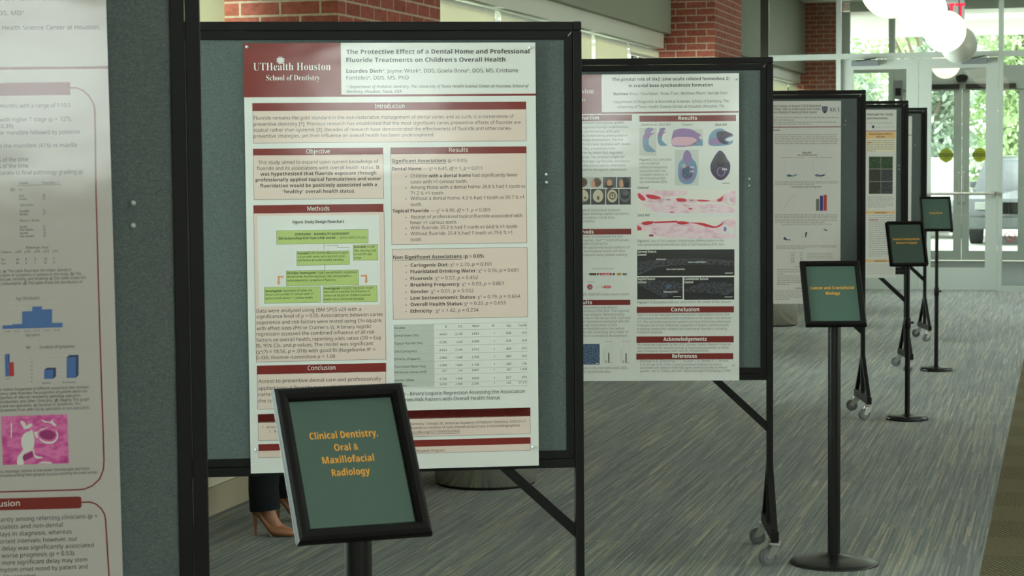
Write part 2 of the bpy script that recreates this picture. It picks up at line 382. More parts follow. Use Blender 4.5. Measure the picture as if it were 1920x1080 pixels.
def leaf(n, x0, x1, y, z1, top, bot, lst, rst, closer=None, bar_z=None, sticker=None, d=0.05, label=None):
    f = MB()
    vbar(f, x0, x0+lst, 0.012, z1, y, ALU, d); vbar(f, x1-rst, x1, 0.012, z1, y, ALU, d)
    vbar(f, x0+lst, x1-rst, z1-top, z1, y, ALU, d); vbar(f, x0+lst, x1-rst, 0.012, bot, y, ALU, d)
    o = struct('door_%d' % n, f, label)
    MB().box(x0+lst, x1-rst, y-0.004, y+0.004, bot, z1-top, GLASS).build('door_glass', o)
    if closer:
        k = MB().box(closer[0], closer[1], y-0.10, y-d/2, z1-0.075, z1-0.01, GREYBOX)
        k.bar((closer[0]+0.06, y-0.115, z1-0.02), (closer[1]-0.02, y-0.125, z1+0.012), 0.02, 0.012, BLACK); k.build('door_closer', o, 0.004)
    if bar_z:
        k = MB().tube((x0+0.03, y-0.10, bar_z), (x1-0.03, y-0.10, bar_z), 0.016, 0.016, STEEL, 14)
        for xx in (x0+0.05, x1-0.05): k.box(xx-0.02, xx+0.02, y-0.11, y-d/2, bar_z-0.022, bar_z+0.022, STEEL)
        k.build('push_bar', o)
    return o
leaf(1, -2.518, -1.642, NEAR, 2.665, 0.115, 0.263, 0.137, 0.135, (-2.40, -2.09), 1.116, label='left inner glass door, mostly behind the boards')
dr = leaf(2, -1.636, -0.752, NEAR, 2.665, 0.115, 0.263, 0.142, 0.132, (-1.16, -0.87), 1.116, label='right inner glass door with a push bar')
# outer wall of the vestibule
OUT = Y1
p = MB()
vbar(p, -3.98, -3.20, 0, ZC, OUT, BRICK, 0.2); struct('wall_front', p)
p = MB()
vbar(p, -3.20, -3.084, 0, 3.66, OUT, ALU); vbar(p, -3.084, 2.0, 3.66, ZC, OUT, ALU); vbar(p, -2.524, -2.431, 0, 3.66, OUT, ALU)
vbar(p, -3.084, -2.524, 2.76, 2.84, OUT, ALU); vbar(p, -3.084, -2.524, 0, 0.15, OUT, ALU)
w = struct('window_40', p); MB().box(-3.084, -2.524, OUT-0.004, OUT+0.004, 0.15, 2.76, GLASS).build('glass', w); MB().box(-3.084, -2.524, OUT-0.004, OUT+0.004, 2.84, 3.66, GLASS).build('glass', w)
p = MB(); vbar(p, -2.431, -0.50, 2.60, 2.84, OUT, ALU, 0.16); vbar(p, -2.431, -0.50, 2.50, 2.60, OUT-0.02, ALU, 0.10); vbar(p, -0.55, -0.46, 0, 3.66, OUT, ALU)
w = struct('window_41', p); MB().box(-2.431, -0.55, OUT-0.004, OUT+0.004, 2.84, 3.66, GLASS).build('glass', w)
p = MB(); vbar(p, 0.9, 1.0, 0, 3.66, OUT, ALU); vbar(p, -0.46, 0.9, 0, 0.15, OUT, ALU); vbar(p, -0.46, 0.9, 2.76, 2.84, OUT, ALU)
w = struct('window_42', p); MB().box(-0.46, 0.9, OUT-0.004, OUT+0.004, 0.15, 2.76, GLASS).build('glass', w); MB().box(-0.46, 0.9, OUT-0.004, OUT+0.004, 2.84, 3.66, GLASS).build('glass', w)
struct('wall_front_2', MB().box(1.0, XR, OUT-0.1, OUT+0.1, 0, ZC, WALLP))
do1 = leaf(3, -2.369, -1.468, OUT, 2.50, 0.015, 0.15, 0.10, 0.115, label='left outer glass door with a yellow caution disc')
do2 = leaf(4, -1.462, -0.56, OUT, 2.50, 0.015, 0.15, 0.105, 0.105, label='right outer glass door with a yellow caution disc')
for o, xx in ((do1, -1.5), (do2, -1.43)):
    k = MB().box(xx-0.012, xx+0.012, OUT-0.07, OUT-0.025, 0.85, 1.30, STEEL); k.build('door_pull', o, 0.004)
MB().box(-2.1, -1.50, OUT-0.16, OUT-0.03, 2.505, 2.575, BLACK).build('door_operator', do1, 0.006)
MB().box(-1.41, -0.70, OUT-0.16, OUT-0.03, 2.505, 2.575, BLACK).build('door_operator', do2, 0.006)
b = MB(); b.lathe([(0.0, 0.0), (0.06, 0.0), (0.085, 0.05), (0.085, 0.09), (0.03, 0.11), (0.0, 0.11)], BLACK, (-1.463, OUT-0.21, 2.60), 20)
tag(b.build('door_sensor'), 'small black motion sensor above the meeting outer doors', 'sensor')
t = thing('card_reader', 'grey access box on the outer wall left of the caution discs', 'card reader', (-2.36, OUT-0.10, 2.42))
MB().box(-0.075, 0.045, -0.03, 0.03, -0.05, 0.22, GREYBOX).build('housing', t, 0.006); MB().box(-0.055, 0.025, -0.04, -0.03, 0.0, 0.11, BLACK).build('reader_face', t)
MB().tube((0.03, -0.03, -0.05), (0.10, 0.0, -0.28), 0.008, 0.008, BLACK, 8).build('cable', t)
b = MB().lathe([(0.0, 0.0), (0.07, 0.0), (0.10, 0.01), (0.10, 0.02)], mat('downlight_glow', (240, 240, 235), 0.4, emit=(255, 255, 245), emit_s=1.5), (-3.04, 29.6, ZC-0.02), 24)
tag(b.build('downlight'), 'recessed round downlight in the ceiling by the far brick column', 'ceiling light')
# ------------------------------------------------------------ outside
g = MB().add([(-60, -30, -0.14), (60, -30, -0.14), (60, 140, -0.14), (-60, 140, -0.14)], [(0,1,2,3)], ASPHALT)
o = struct('ground', g, 'sunlit concrete outside the doors')
struct('canopy_roof', MB().box(-9, 7, 30.72, 38.2, 3.70, 4.0, mat('white_stucco', (236, 236, 230), 0.8)), 'white canopy over the outer doors')
def tree(x, y, h, r, m, seed, label):
    rd = random.Random(seed)
    t = thing('tree', label, 'tree', (x, y, -0.14), group='trees beyond the parking lot')
    tr = MB().tube((0, 0, 0), (0.1, 0, h*0.55), 0.16, 0.10, BARK, 10)
    for k in range(6):
        a = k*1.05+rd.random(); tr.tube((0.08, 0, h*(0.3+0.05*k)), (math.cos(a)*r*0.6, math.sin(a)*r*0.6, h*(0.5+0.07*k)), 0.06, 0.025, BARK, 7)
    tr.build('trunk', t)
    blobs = [(rd.gauss(0, r*0.45), rd.gauss(0, r*0.45), h*(0.05+0.88*rd.random()**1.2), r*(0.32+0.3*rd.random())) for _ in range(40)]
    vs, fs = [], []
    for i in range(9000):
        bx, by, bz, br = blobs[i % len(blobs)]
        d = Vector((rd.gauss(0, 1), rd.gauss(0, 1), rd.gauss(0, 1))).normalized()*br*(rd.random()**0.4)
        c = Vector((bx, by, max(bz, 0.3))) + d; s = 0.07+0.08*rd.random()
        a = Vector((rd.gauss(0, 1), rd.gauss(0, 1), rd.gauss(0, 1))).normalized(); e = a.cross(Vector((rd.random(), rd.random(), 1))).normalized()
        k = len(vs); vs += [c-a*s, c+e*s*0.5, c+a*s, c-e*s*0.5]; fs.append((k, k+1, k+2, k+3))
    MB().add(vs, fs, m).build('foliage', t)
for i, (x, y, h, r, m, lab) in enumerate([
    (-9.2, 50, 8.0, 1.5, LEAF, 'leafy green tree beyond the left inner door glass'), (-6.4, 55, 8.5, 1.5, LEAF, 'leafy tree showing through the left transom pane'),
    (-3.3, 49, 7.0, 1.2, LEAF2, 'pale grey green tree behind the left caution disc'), (-1.2, 55.5, 8.4, 1.5, LEAF, 'bright green tree behind the right caution disc'),
    (0.9, 49.5, 8.0, 1.35, LEAF, 'green tree at the right sidelight'), (-4.6, 66, 9.5, 2.6, LEAF, 'taller tree far behind the parked cars'), (1.6, 67, 9.5, 2.6, LEAF2, 'far grey green tree behind the right sidelight')]):
    tree(x, y, h, r, m, 11+i, lab)
def car(x, y, rz, paint, label, scale=1.0, tall=1.55, hood=0.98):
    t = thing('car', label, 'car', (x, y, -0.14), rz, 'cars parked outside')
    pm_ = mat('car_paint_%d_%d_%d' % paint, paint, 0.25, 0.0, 0.6, 0.6, 0.05)
    W = 0.9*scale; L = 2.25*scale                 # nose points to local -Y
    prof = [(-L, 0.30), (-L, 0.62), (-L+0.10, hood-0.16), (-L*0.46, hood), (-L*0.18, tall-0.06), (0.05, tall), (L*0.55, tall-0.03), (L*0.92, hood+0.10), (L, hood-0.05), (L, 0.32)]
    rings = []
    for s_, ins in ((-1, 0.09), (-1, 0.0), (1, 0.0), (1, 0.09)):
        k = 1.0 if ins == 0 else 0.965
        rings.append([(s_*(W-ins-(0.14 if z > hood+0.06 else 0)), yy*k, 0.30+(z-0.30)*(k if z > 0.5 else 1)) for yy, z in prof])
    MB().loft(rings, pm_).build('body', t)
    MB().add([(-W+0.22, -L*0.42, hood+0.04), (W-0.22, -L*0.42, hood+0.04), (W-0.26, -L*0.20, tall-0.10), (-W+0.26, -L*0.20, tall-0.10)], [(0,1,2,3)], CARGLASS).build('windshield', t)
    for s_ in (-1, 1):
        MB().add([(s_*(W+0.004-0.12), -L*0.34, hood+0.05), (s_*(W+0.004-0.12), L*0.72, hood+0.08), (s_*(W+0.006-0.15), L*0.52, tall-0.12), (s_*(W+0.006-0.15), -L*0.14, tall-0.12)], [(0,1,2,3)], CARGLASS).build('side_window', t)
        MB().box(s_*W*0.66-0.15, s_*W*0.66+0.15, -L-0.012, -L+0.05, 0.66, 0.80, CLEAR).build('headlight', t, 0.02)
        MB().box(s_*(W+0.02)-0.09, s_*(W+0.02)+0.09, -L*0.36, -L*0.30, hood+0.02, hood+0.15, pm_).build('mirror', t, 0.02)
        for yy in (-L*0.62, L*0.60):
            k = MB().tube((s_*(W-0.20), yy, 0.33), (s_*(W+0.01), yy, 0.33), 0.33, 0.33, RUBBER_DARK, 24); k.tube((s_*(W+0.0), yy, 0.33), (s_*(W+0.016), yy, 0.33), 0.21, 0.19, CHROME, 16); k.build('wheel', t)
    MB().box(-W*0.42, W*0.42, -L-0.015, -L+0.03, 0.58, 0.80, BLACK).build('grille', t, 0.01)
    MB().box(-W*0.92, W*0.92, -L-0.05, -L+0.10, 0.32, 0.52, GREYBOX).build('bumper', t, 0.03)
RUBBER_DARK = mat('tyre_rubber', (34, 34, 36), 0.85)
car(-3.0, 43.6, R(4), (236, 238, 240), 'white car parked behind the left caution disc', tall=1.62)
car(-0.72, 40.9, R(-4), (96, 100, 106), 'dark grey car parked behind the right outer door and sidelight', tall=1.66, hood=1.02)
car(1.75, 45.0, R(0), (232, 232, 228), 'white car parked past the right sidelight', tall=1.7)
car(-5.5, 43.0, R(0), (170, 176, 182), 'silver car parked beyond the left inner door', tall=1.5)
o = MB().box(-2.45, 0.5, 24.35, 30.0, 0.0005, 0.012, mat('grey_entrance_mat', (108, 112, 110), 0.95, 0, 0.1)).build('entrance_mat')
tag(o, 'flat grey entrance mat on the floor between the inner and outer doors', 'mat')
# ------------------------------------------------------------ hanging globes
GLOW = mat('lit_opal_globe', (250, 246, 230), 0.3, emit=(255, 243, 205), emit_s=1.2)
OPAL = mat('unlit_opal_globe', (186, 190, 180), 0.3, 0, 0.4)
for x, y, z, m, lab in [(-1.10, 13.48, 2.66, GLOW, 'lit white globe pendant, largest and nearest of the hanging row'), (-1.136, 17.0, 2.735, GLOW, 'lit white globe pendant hanging second in the row'),
                        (-1.132, 20.1, 2.75, GLOW, 'lit white globe pendant just in front of the unlit globe'), (-1.14, 22.9, 2.762, OPAL, 'unlit grey globe pendant hanging before the inner doors'),
                        (-1.62, 29.0, 2.81, GLOW, 'small lit globe pendant seen through the right inner door glass')]:
    t = thing('globe_pendant', lab, 'pendant lamp', (x, y, z), group='globe pendants down the hall')
    MB().sphere((0, 0, 0), 0.2, 0.2, 0.2, m, 36, 24).build('globe', t)
    MB().lathe([(0.0, 0.26), (0.03, 0.26), (0.055, 0.20), (0.055, 0.185), (0.0, 0.185)], GREYBOX, n=20).build('cap', t)
    MB().tube((0, 0, 0.25), (0, 0, ZC-z-0.02), 0.005, 0.005, BLACK, 8).build('cord', t)
    MB().lathe([(0.0, ZC-z-0.03), (0.06, ZC-z-0.025), (0.06, ZC-z)], GREYBOX, n=20).build('ceiling_canopy', t)
# ------------------------------------------------------------ steel drums by the columns
def drum(x, y, label):
    t = thing('steel_bin', label, 'bin', (x, y, 0), group='steel bins beside the columns')
    MB().lathe([(0.0, 0.012), (0.243, 0.012), (0.25, 0.016), (0.25, 0.60), (0.245, 0.604)], STEEL, n=56).build('drum', t)
    MB().lathe([(0.235, 0.0), (0.24, 0.0), (0.24, 0.013), (0.0, 0.013)], BLACK, n=40).build('base_ring', t)
    MB().lathe([(0.245, 0.604), (0.255, 0.610), (0.255, 0.625), (0.15, 0.65), (0.14, 0.64), (0.14, 0.55), (0.0, 0.55)], BLACK, n=56).build('lid', t)
drum(-2.721, 9.50, 'round stainless steel bin on the carpet under the large poster board')
drum(-2.639, 18.9, 'round stainless steel bin on the carpet below the third poster board')
# ------------------------------------------------------------ rolling display boards
BW, PW, ZB, ZT = 2.44, 0.025, 0.70, 1.97
SHINE = mat('mitre_shine_metal', (150, 148, 140), 0.5, 0.6)  # pale metal standing in for shine at the frame mitre
def make_board(label):
    """origin on the floor at the right outer edge; the board runs to local -X, faces local -Y"""
    t = thing('display_board', label, 'display board', group='rolling poster boards in a row')
    MB().box(-BW+PW+0.024, -PW-0.024, -0.008, 0.012, ZB+0.049, ZT-0.049, FELT).build('felt_panel', t)
    f = MB(); x0, x1, z0, z1 = -BW+PW+0.001, -PW-0.001, ZB+PW+0.001, ZT-PW-0.001; w = 0.024
    def miter(a, c, d, e):
        v = [(a[0], -0.013, a[1]), (c[0], -0.013, c[1]), (d[0], -0.013, d[1]), (e[0], -0.013, e[1])]; v += [(p[0], 0.013, p[2]) for p in v]
        f.add(v, [(0,1,2,3),(7,6,5,4),(0,4,5,1),(1,5,6,2),(2,6,7,3),(3,7,4,0)], BLACK)
    miter((x0, z1), (x1, z1), (x1-w, z1-w), (x0+w, z1-w)); miter((x1, z0), (x0, z0), (x0+w, z0+w), (x1-w, z0+w))
    miter((x1, z1), (x1, z0), (x1-w, z0+w), (x1-w, z1-w)); miter((x0, z0), (x0, z1), (x0+w, z1-w), (x0+w, z0+w))
    fr = f.build('panel_frame', t, 0.0015)
    MB().bar((x1-0.004, -0.0135, z1-0.004), (x1-w*0.55, -0.0135, z1-w*0.6), 0.003, 0.001, SHINE, (0, 0, 1)).build('corner_shine', fr)  # thin strip added as the shine on the mitre
    MB().box(-BW+PW, -PW, -0.0155, 0.0145, ZT-PW+0.0005, ZT, BLACK).build('top_rail', t, 0.002)
    MB().box(-BW+PW, -PW, -0.0155, 0.0145, ZB, ZB+PW-0.0005, BLACK).build('bottom_rail', t, 0.002)
    for xa, s in ((-PW/2, -1), (-BW+PW/2, 1)):
        po = MB().box(xa-PW/2, xa+PW/2, -0.0155, 0.0145, 0.10, ZT-PW-0.0008, BLACK).build('post', t, 0.002)
        MB().box(xa-PW/2, xa+PW/2, -0.0158, 0.0148, ZT-PW, ZT+0.001, BLACK).build('post_cap', po, 0.004)
        xi = xa+s*PW/2
        MB().prism([(xi, 0.535), (xi, 0.495), (xi+s*0.218, 0.70), (xi+s*0.178, 0.70)] if s < 0 else [(xi+s*0.178, 0.70), (xi+s*0.218, 0.70), (xi, 0.495), (xi, 0.535)], -0.013, 0.012, BLACK).build('corner_brace', t, 0.0015)
        ft = MB().box(xa-0.014, xa+0.014, -0.235, 0.235, 0.092, 0.136, BLACK).build('foot', t, 0.002)
        for sy in (-1, 1):
            MB().bar((xa, sy*0.012, 0.36), (xa, sy*0.205, 0.132), 0.024, 0.020, BLACK, (1, 0, 0)).build('foot_brace', t, 0.0015)
            c = MB(); cy = sy*0.212; an = R(16 if sy < 0 else -24); ca, sa = math.cos(an), math.sin(an)
            q = lambda u, v, z: (xa+u*ca-v*sa, cy+u*sa+v*ca, z)
            c.box(xa-0.022, xa+0.022, cy-0.022, cy+0.022, 0.086, 0.092, CHROME)
            c.lathe([(0.0, 0.086), (0.021, 0.086), (0.021, 0.078), (0.0, 0.078)], CHROME, (xa, cy, 0), 18)
            ox = -0.029
            for sv in (-1, 1):                     # fork plates and the wheel between them
                pts = [(0.016, 0.079), (-0.018, 0.079), (ox-0.010, 0.034), (ox+0.010, 0.028), (0.004, 0.052)]
                v = [q(u, sv*0.0145, z) for u, z in pts] + [q(u, sv*0.0165, z) for u, z in pts]; n = 5
                c.add(v, [tuple(range(n)), tuple(range(2*n-1, n-1, -1))]+[(i, n+i, n+(i+1) % n, (i+1) % n) for i in range(n)], CHROME)
            c.tube(q(ox, -0.012, 0.034), q(ox, 0.012, 0.034), 0.034, 0.034, RUBBER, 28)
            c.tube(q(ox, -0.0135, 0.034), q(ox, 0.0135, 0.034), 0.022, 0.022, GREYBOX, 22)
            c.tube(q(ox, -0.0195, 0.034), q(ox, 0.0195, 0.034), 0.006, 0.006, CHROME, 10)
            c.build('caster', ft)
    return t
A0 = 15.2
BOARDS = {  # right outer edge on the floor (x, y), angle of the board about Z
 'A': ((-1.402, 3.180), A0+7.6), 'B': ((-1.331, 5.665), A0+7.0), 'C': ((-1.111, 8.015), A0-2.0),
 'D': ((-1.168, 12.463), A0), 'E': ((-1.114, 15.175), A0), 'F': ((-1.139, 17.648), A0)}
LAB = {'A': 'rolling poster board nearest the camera, cut off by the left frame edge', 'B': 'rolling board holding the large dental home and fluoride poster',
       'C': 'rolling board holding the poster with mouse skulls and red heading bars', 'D': 'rolling board holding the pale poster with a shield crest',
       'E': 'rolling board holding the poster with orange bands and green micrographs', 'F': 'rolling board showing bare felt, last before the glass doors'}
b0 = None
for k, ((x, y), a) in BOARDS.items():
    if b0 is None: b0 = make_board(LAB[k]); b0.location = (x, y, 0); b0.rotation_euler = (0, 0, R(a))
    else: dup(b0, LAB[k], (x, y, 0), R(a))

# ------------------------------------------------------------ printing: flat ink shapes on a sheet
def alphabet(ch, U, L, D):
    if 'A' <= ch <= 'Z': return chr(U+ord(ch)-65)
    if 'a' <= ch <= 'z':
        if L == 0x1D44E and ch == 'h': return '\u210e'
        return chr(L+ord(ch)-97)
    if '0' <= ch <= '9': return chr(D+ord(ch)-48)
    return ch
SETS = {'r': (0x1D5A0, 0x1D5BA, 0x1D7E2), 'b': (0x1D5D4, 0x1D5EE, 0x1D7EC), 'i': (0x1D608, 0x1D622, 0x1D7E2), 'bi': (0x1D63C, 0x1D656, 0x1D7EC),
        's': (0x1D400, 0x1D41A, 0x1D7CE), 'si': (0x1D468, 0x1D482, 0x1D7CE)}
def styled(s, base='r'):
    out = ''; bold = 'b' in base; ital = 'i' in base; serif = 's' in base
    for ch in s:
        if ch == '*': bold = not bold; continue
        if ch == '_': ital = not ital; continue
        k = ('si' if ital else 's') if serif else (('bi' if ital else 'b') if bold else ('i' if ital else 'r'))
        out += alphabet(ch, *SETS[k])
    return out.replace('\u2217', '*')
_G = {}
PUNCT = "!&'()*+,-./:;<=>?[]|%\u00b9\u00b2\u03c7\u2013\u2014\u2019\u201c\u201d\u00d8\u1d9c\u02b3\u1d49"
def load_glyphs(weight):
    """outline, left edge and advance of every letter, read from the built-in font in one go"""
    AZ = 'ABCDEFGHIJKLMNOPQRSTUVWXYZabcdefghijklmnopqrstuvwxyz'
    used = {'r': AZ+'0123456789', 'b': AZ+'0123456789', 'i': AZ} if not weight else {'s': 'HUTVPFMANSDRICEYealthousncfiyrdbckxmgpTX0123456789', 'si': 'SexAfctdJawTobAlh'}
    if not weight: used['bi'] = 'HControlSixKOFuteDicnsAkwdgm2'
    chars = ['|'] + [c for c in PUNCT if c != '|'] + [alphabet(ch, *SETS[k]) for k, w in used.items() for ch in w]
    chars = list(dict.fromkeys(chars)); SP = 4.0
    c = bpy.data.curves.new('lettering', 'FONT'); c.body = '\n'.join('|  ' + ch + '  |' for ch in chars) + '\n||'
    c.resolution_u = 2; c.offset = weight; c.space_line = SP
    o = bpy.data.objects.new('lettering', c); me = o.to_mesh()
    co = [(p.co.x, p.co.y) for p in me.vertices]; rowof = [int(math.floor((2.6-y)/SP)) for x, y in co]
    rows = {}
    for i, r in enumerate(rowof): rows.setdefault(r, []).append(i)
    faces = {}
    for p in me.polygons: faces.setdefault(rowof[p.vertices[0]], []).append(tuple(p.vertices))
    last = sorted(co[i][0] for i in rows[len(chars)]); bl, br = last[0], last[-1]; mid = (bl+br)/2
    bw = max(x for x in last if x < mid)-bl; ba = min(x for x in last if x > mid)-bl   # bar width, bar advance
    x0 = min(co[i][0] for i in rows[0]); r0 = max(co[i][0] for i in rows[0])-bw
    sp2 = (r0-x0-2*ba)/2                                                          # two spaces (row 0 holds a bar between the bars)
    out = {' ': ([], [], sp2/2)}
    for k, ch in enumerate(chars):
        idx = rows[k]; xl = min(co[i][0] for i in idx); xr = max(co[i][0] for i in idx)-bw
        org = xl + ba + sp2; keep = {}; v = []
        for i in idx:
            if xl+bw+1e-4 < co[i][0] < xr-1e-4: keep[i] = len(v); v.append((co[i][0]-org, co[i][1]+k*SP))
        f = [tuple(keep[i] for i in p) for p in faces.get(k, []) if all(i in keep for i in p)]
        out[ch] = (v, f, xr-xl-ba-2*sp2)
    o.to_mesh_clear(); bpy.data.objects.remove(o); bpy.data.curves.remove(c)
    return out
def glyphs(s, weight=0.0):                         # serif letters are drawn a little lighter than the built-in bold
    weight = -0.013 if any(0x1D400 <= ord(c) <= 0x1D433 or 0x1D468 <= ord(c) <= 0x1D49B or 0x1D7CE <= ord(c) <= 0x1D7D7 for c in s) else 0.0
    if weight not in _G: _G[weight] = load_glyphs(weight)
    g = _G[weight]; V = []; F = []; x = 0.0
    for ch in s:
        v, f, adv = g.get(ch) or g['-']; n = len(V)
        V += [(p[0]+x, p[1]) for p in v]; F += [tuple(i+n for i in p) for p in f]; x += adv
    return V, F
def capheight(style):
    v, f = glyphs(styled('H', style)); return max(p[1] for p in v)-min(p[1] for p in v)

class Plane:
    """a flat sheet in the world: origin, right, up; px() reads where a sight line of the photograph meets it"""
    def __init__(s, o, u, v): s.o, s.u, s.v = Vector(o), Vector(u).normalized(), Vector(v).normalized(); s.n = s.u.cross(s.v)
    def px(s, x, y):
        d = FW + RT*((x-960)/FPX) + UP*((540-y)/FPX); t = (s.o-CAM).dot(s.n)/d.dot(s.n); p = CAM+d*t-s.o
        return (p.dot(s.u), p.dot(s.v))
    def matrix(s):
        return Matrix(((s.u.x, s.v.x, s.n.x, s.o.x), (s.u.y, s.v.y, s.n.y, s.o.y), (s.u.z, s.v.z, s.n.z, s.o.z), (0, 0, 0, 1)))
STEP = 0.00012
ORGANIC = ('pale_tissue_photo', 'stain_red', 'violet_print', 'bluish_print', 'dark_violet_print', 'dark_fluorescence_photo', 'histology_plum', 'laminated_white_paper', 'stain_rose', 'portrait_skin_print')
class Ink(MB):
    def __init__(s, plane, base=0.0): super().__init__(); s.p = plane; s.base = base; s.clip = None
    def face(s, pts, m, layer): return s.add([(u, v, s.base+layer*STEP) for u, v in pts], [tuple(range(len(pts)))], m)
    def rect(s, x0, y0, x1, y1, m, layer=1):
        a, b_ = s.p.px(x0, y0), s.p.px(x1, y1); return s.rl(a[0], a[1], b_[0], b_[1], m, layer)
    def rl(s, u0, v0, u1, v1, m, layer=1): return s.face([(u0, v1), (u1, v1), (u1, v0), (u0, v0)], m, layer)
    def box_line(s, x0, y0, x1, y1, fill, line, layer=1, w=0.0011):
        a, b_ = s.p.px(x0, y0), s.p.px(x1, y1); s.rl(a[0], a[1], b_[0], b_[1], line, layer); s.rl(a[0]+w, a[1]-w, b_[0]-w, b_[1]+w, fill, layer+1)
    def hline(s, x0, y, x1, w, m, layer=3):
        a = s.p.px(x0, y); return s.rl(a[0], a[1]-w, s.p.px(x1, y)[0], a[1], m, layer)
    def poly(s, pts, m, layer=2):
        if m.name in ORGANIC and len(pts) > 4:          # soft outlines for tissue and animals
            n = len(pts); out = []
            for i in range(n):
                p0, p1, p2, p3 = (Vector(pts[(i+j-1) % n]) for j in range(4))
                for q in (0.0, 0.25, 0.5, 0.75):
                    out.append(tuple(0.5*((2*p1)+(p2-p0)*q+(2*p0-5*p1+4*p2-p3)*q*q+(3*p1-p0-3*p2+p3)*q**3)))
            pts = out
        if s.clip: pts = [(min(max(x, s.clip[0]), s.clip[2]), min(max(y, s.clip[1]), s.clip[3])) for x, y in pts]
        return s.face([s.p.px(*q) for q in pts], m, layer)
    def ell(s, x, y, rx, ry, m, layer=2, n=24, rot=0.0):
        c, r_ = math.cos(rot), math.sin(rot)
        return s.poly([(x+rx*math.cos(2*math.pi*i/n)*c-ry*math.sin(2*math.pi*i/n)*r_, y-(rx*math.cos(2*math.pi*i/n)*r_+ry*math.sin(2*math.pi*i/n)*c)) for i in range(n)], m, layer)
    def line(s, pts, w, m, layer=2):
        q = [Vector(s.p.px(*p)) for p in pts]
        L_, R_ = [], []
        for i, p in enumerate(q):
            d = (q[min(i+1, len(q)-1)]-q[max(i-1, 0)]).normalized(); nn = Vector((-d.y, d.x))*w/2; L_.append(p+nn); R_.append(p-nn)
        z = s.base+layer*STEP; n = len(q)
        return s.add([(p.x, p.y, z) for p in L_+R_], [(n+i, n+i+1, i+1, i) for i in range(n-1)], m)
    def text(s, x0, y, x1, txt, cap, m, style='r', layer=3, weight=0.0, row=None, right=False):
        v, f = glyphs(styled(txt, style), weight)
        if not v: return s
        a = s.p.px(x0, y); h = s.p.px(x0, y-cap)[1]-a[1]; vy = s.p.px(*row)[1] if row else a[1]
        sy = h/capheight(style); lo = min(p[0] for p in v); hi = max(p[0] for p in v)
        sx = (s.p.px(x1, y)[0]-a[0])/max(hi-lo, 1e-6) if x1 is not None else sy
        u0 = a[0]-(hi-lo)*sx if right else a[0]
        return s.add([(u0+(p[0]-lo)*sx, vy+p[1]*sy, s.base+layer*STEP) for p in v], f, m)
    def lines(s, x0, ys, rows, cap, m, style='r', layer=3):
        for y, (x1, t) in zip(ys, rows): s.text(x0, y, x1, t, cap, m, style, layer)
        return s
    def blur_lines(s, x0, x1, ys, h, m, seed=1, layer=3, last=1.0):
        """illegibly small print: a row of word-long dashes per line"""
        rd = random.Random(seed)
        for i, y in enumerate(ys):
            x = x0; e = x0+(x1-x0)*(last if i == len(ys)-1 else 1)
            while x < e-1.5:
                w = min(rd.uniform(2.0, 8.5), e-x); s.rect(x, y-h*0.4, x+w, y+h*0.4, m, layer); x += w+1.3
        return s

def gloss(name, rgb, rough=0.5):
    """laminated print: matt ink under a glossy film that buckles a little"""
    if name in _M: return _M[name]
    m = mat(name, rgb, rough, 0, 0.3, 1.0, 0.12); N, L, b = nt(m); c = objco(m)
    f = noise(m, mapping(m, c, (1.0, 2.2, 1)), 3.2, 2, 0.5)
    bump(m, f, 1.0, 0.0016, b.inputs['Coat Normal']); return m
PAPER = gloss('laminated_white_paper', (218, 219, 215)); INK = gloss('black_print', (38, 38, 38)); GREYINK = gloss('grey_print', (112, 112, 108)); PALEINK = gloss('pale_grey_print', (170, 171, 164))
MAROON = gloss('maroon_print', (120, 26, 20)); WHITEINK = gloss('white_print', (236, 236, 230)); TAN = gloss('tan_print', (220, 199, 188)); LIME = gloss('lime_print', (176, 196, 118))
BLUEINK = gloss('blue_print', (58, 104, 168)); DKBLUE = gloss('dark_blue_print', (34, 58, 98)); REDINK = gloss('red_print', (176, 44, 48)); PEACH = gloss('peach_print', (224, 158, 118)); GRID = gloss('light_grid_print', (198, 200, 195))
CELL = gloss('grey_table_print', (186, 190, 184)); PINK = gloss('histology_pink', (206, 84, 156)); PLUM = gloss('histology_plum', (150, 42, 112)); ROSE = gloss('stain_rose', (216, 172, 190)); STAINRED = gloss('stain_red', (200, 40, 60))
VIOLET = gloss('violet_print', (146, 116, 166)); TEALINK = gloss('bluish_print', (112, 146, 176)); DARKV = gloss('dark_violet_print', (60, 50, 78)); NIGHT = gloss('micrograph_black', (28, 28, 32)); FIBRE = gloss('micrograph_grey', (82, 86, 94))
ORANGE = gloss('orange_band_print', (232, 190, 132)); CREAMP = gloss('cream_panel_print', (230, 220, 192)); MGREEN = gloss('micrograph_green', (34, 64, 36)); MDARK = gloss('micrograph_dark', (44, 46, 36)); NAVY = gloss('navy_crest_print', (44, 60, 92)); SKIN_P = gloss('portrait_skin_print', (196, 146, 118)); HAIR_P = gloss('portrait_hair_print', (92, 66, 46)); BONE_P = gloss('scan_bone_print', (190, 181, 152)); GOLD_P = gloss('gold_box_print', (176, 136, 40))
RULE = gloss('panel_outline_print', (112, 104, 96))

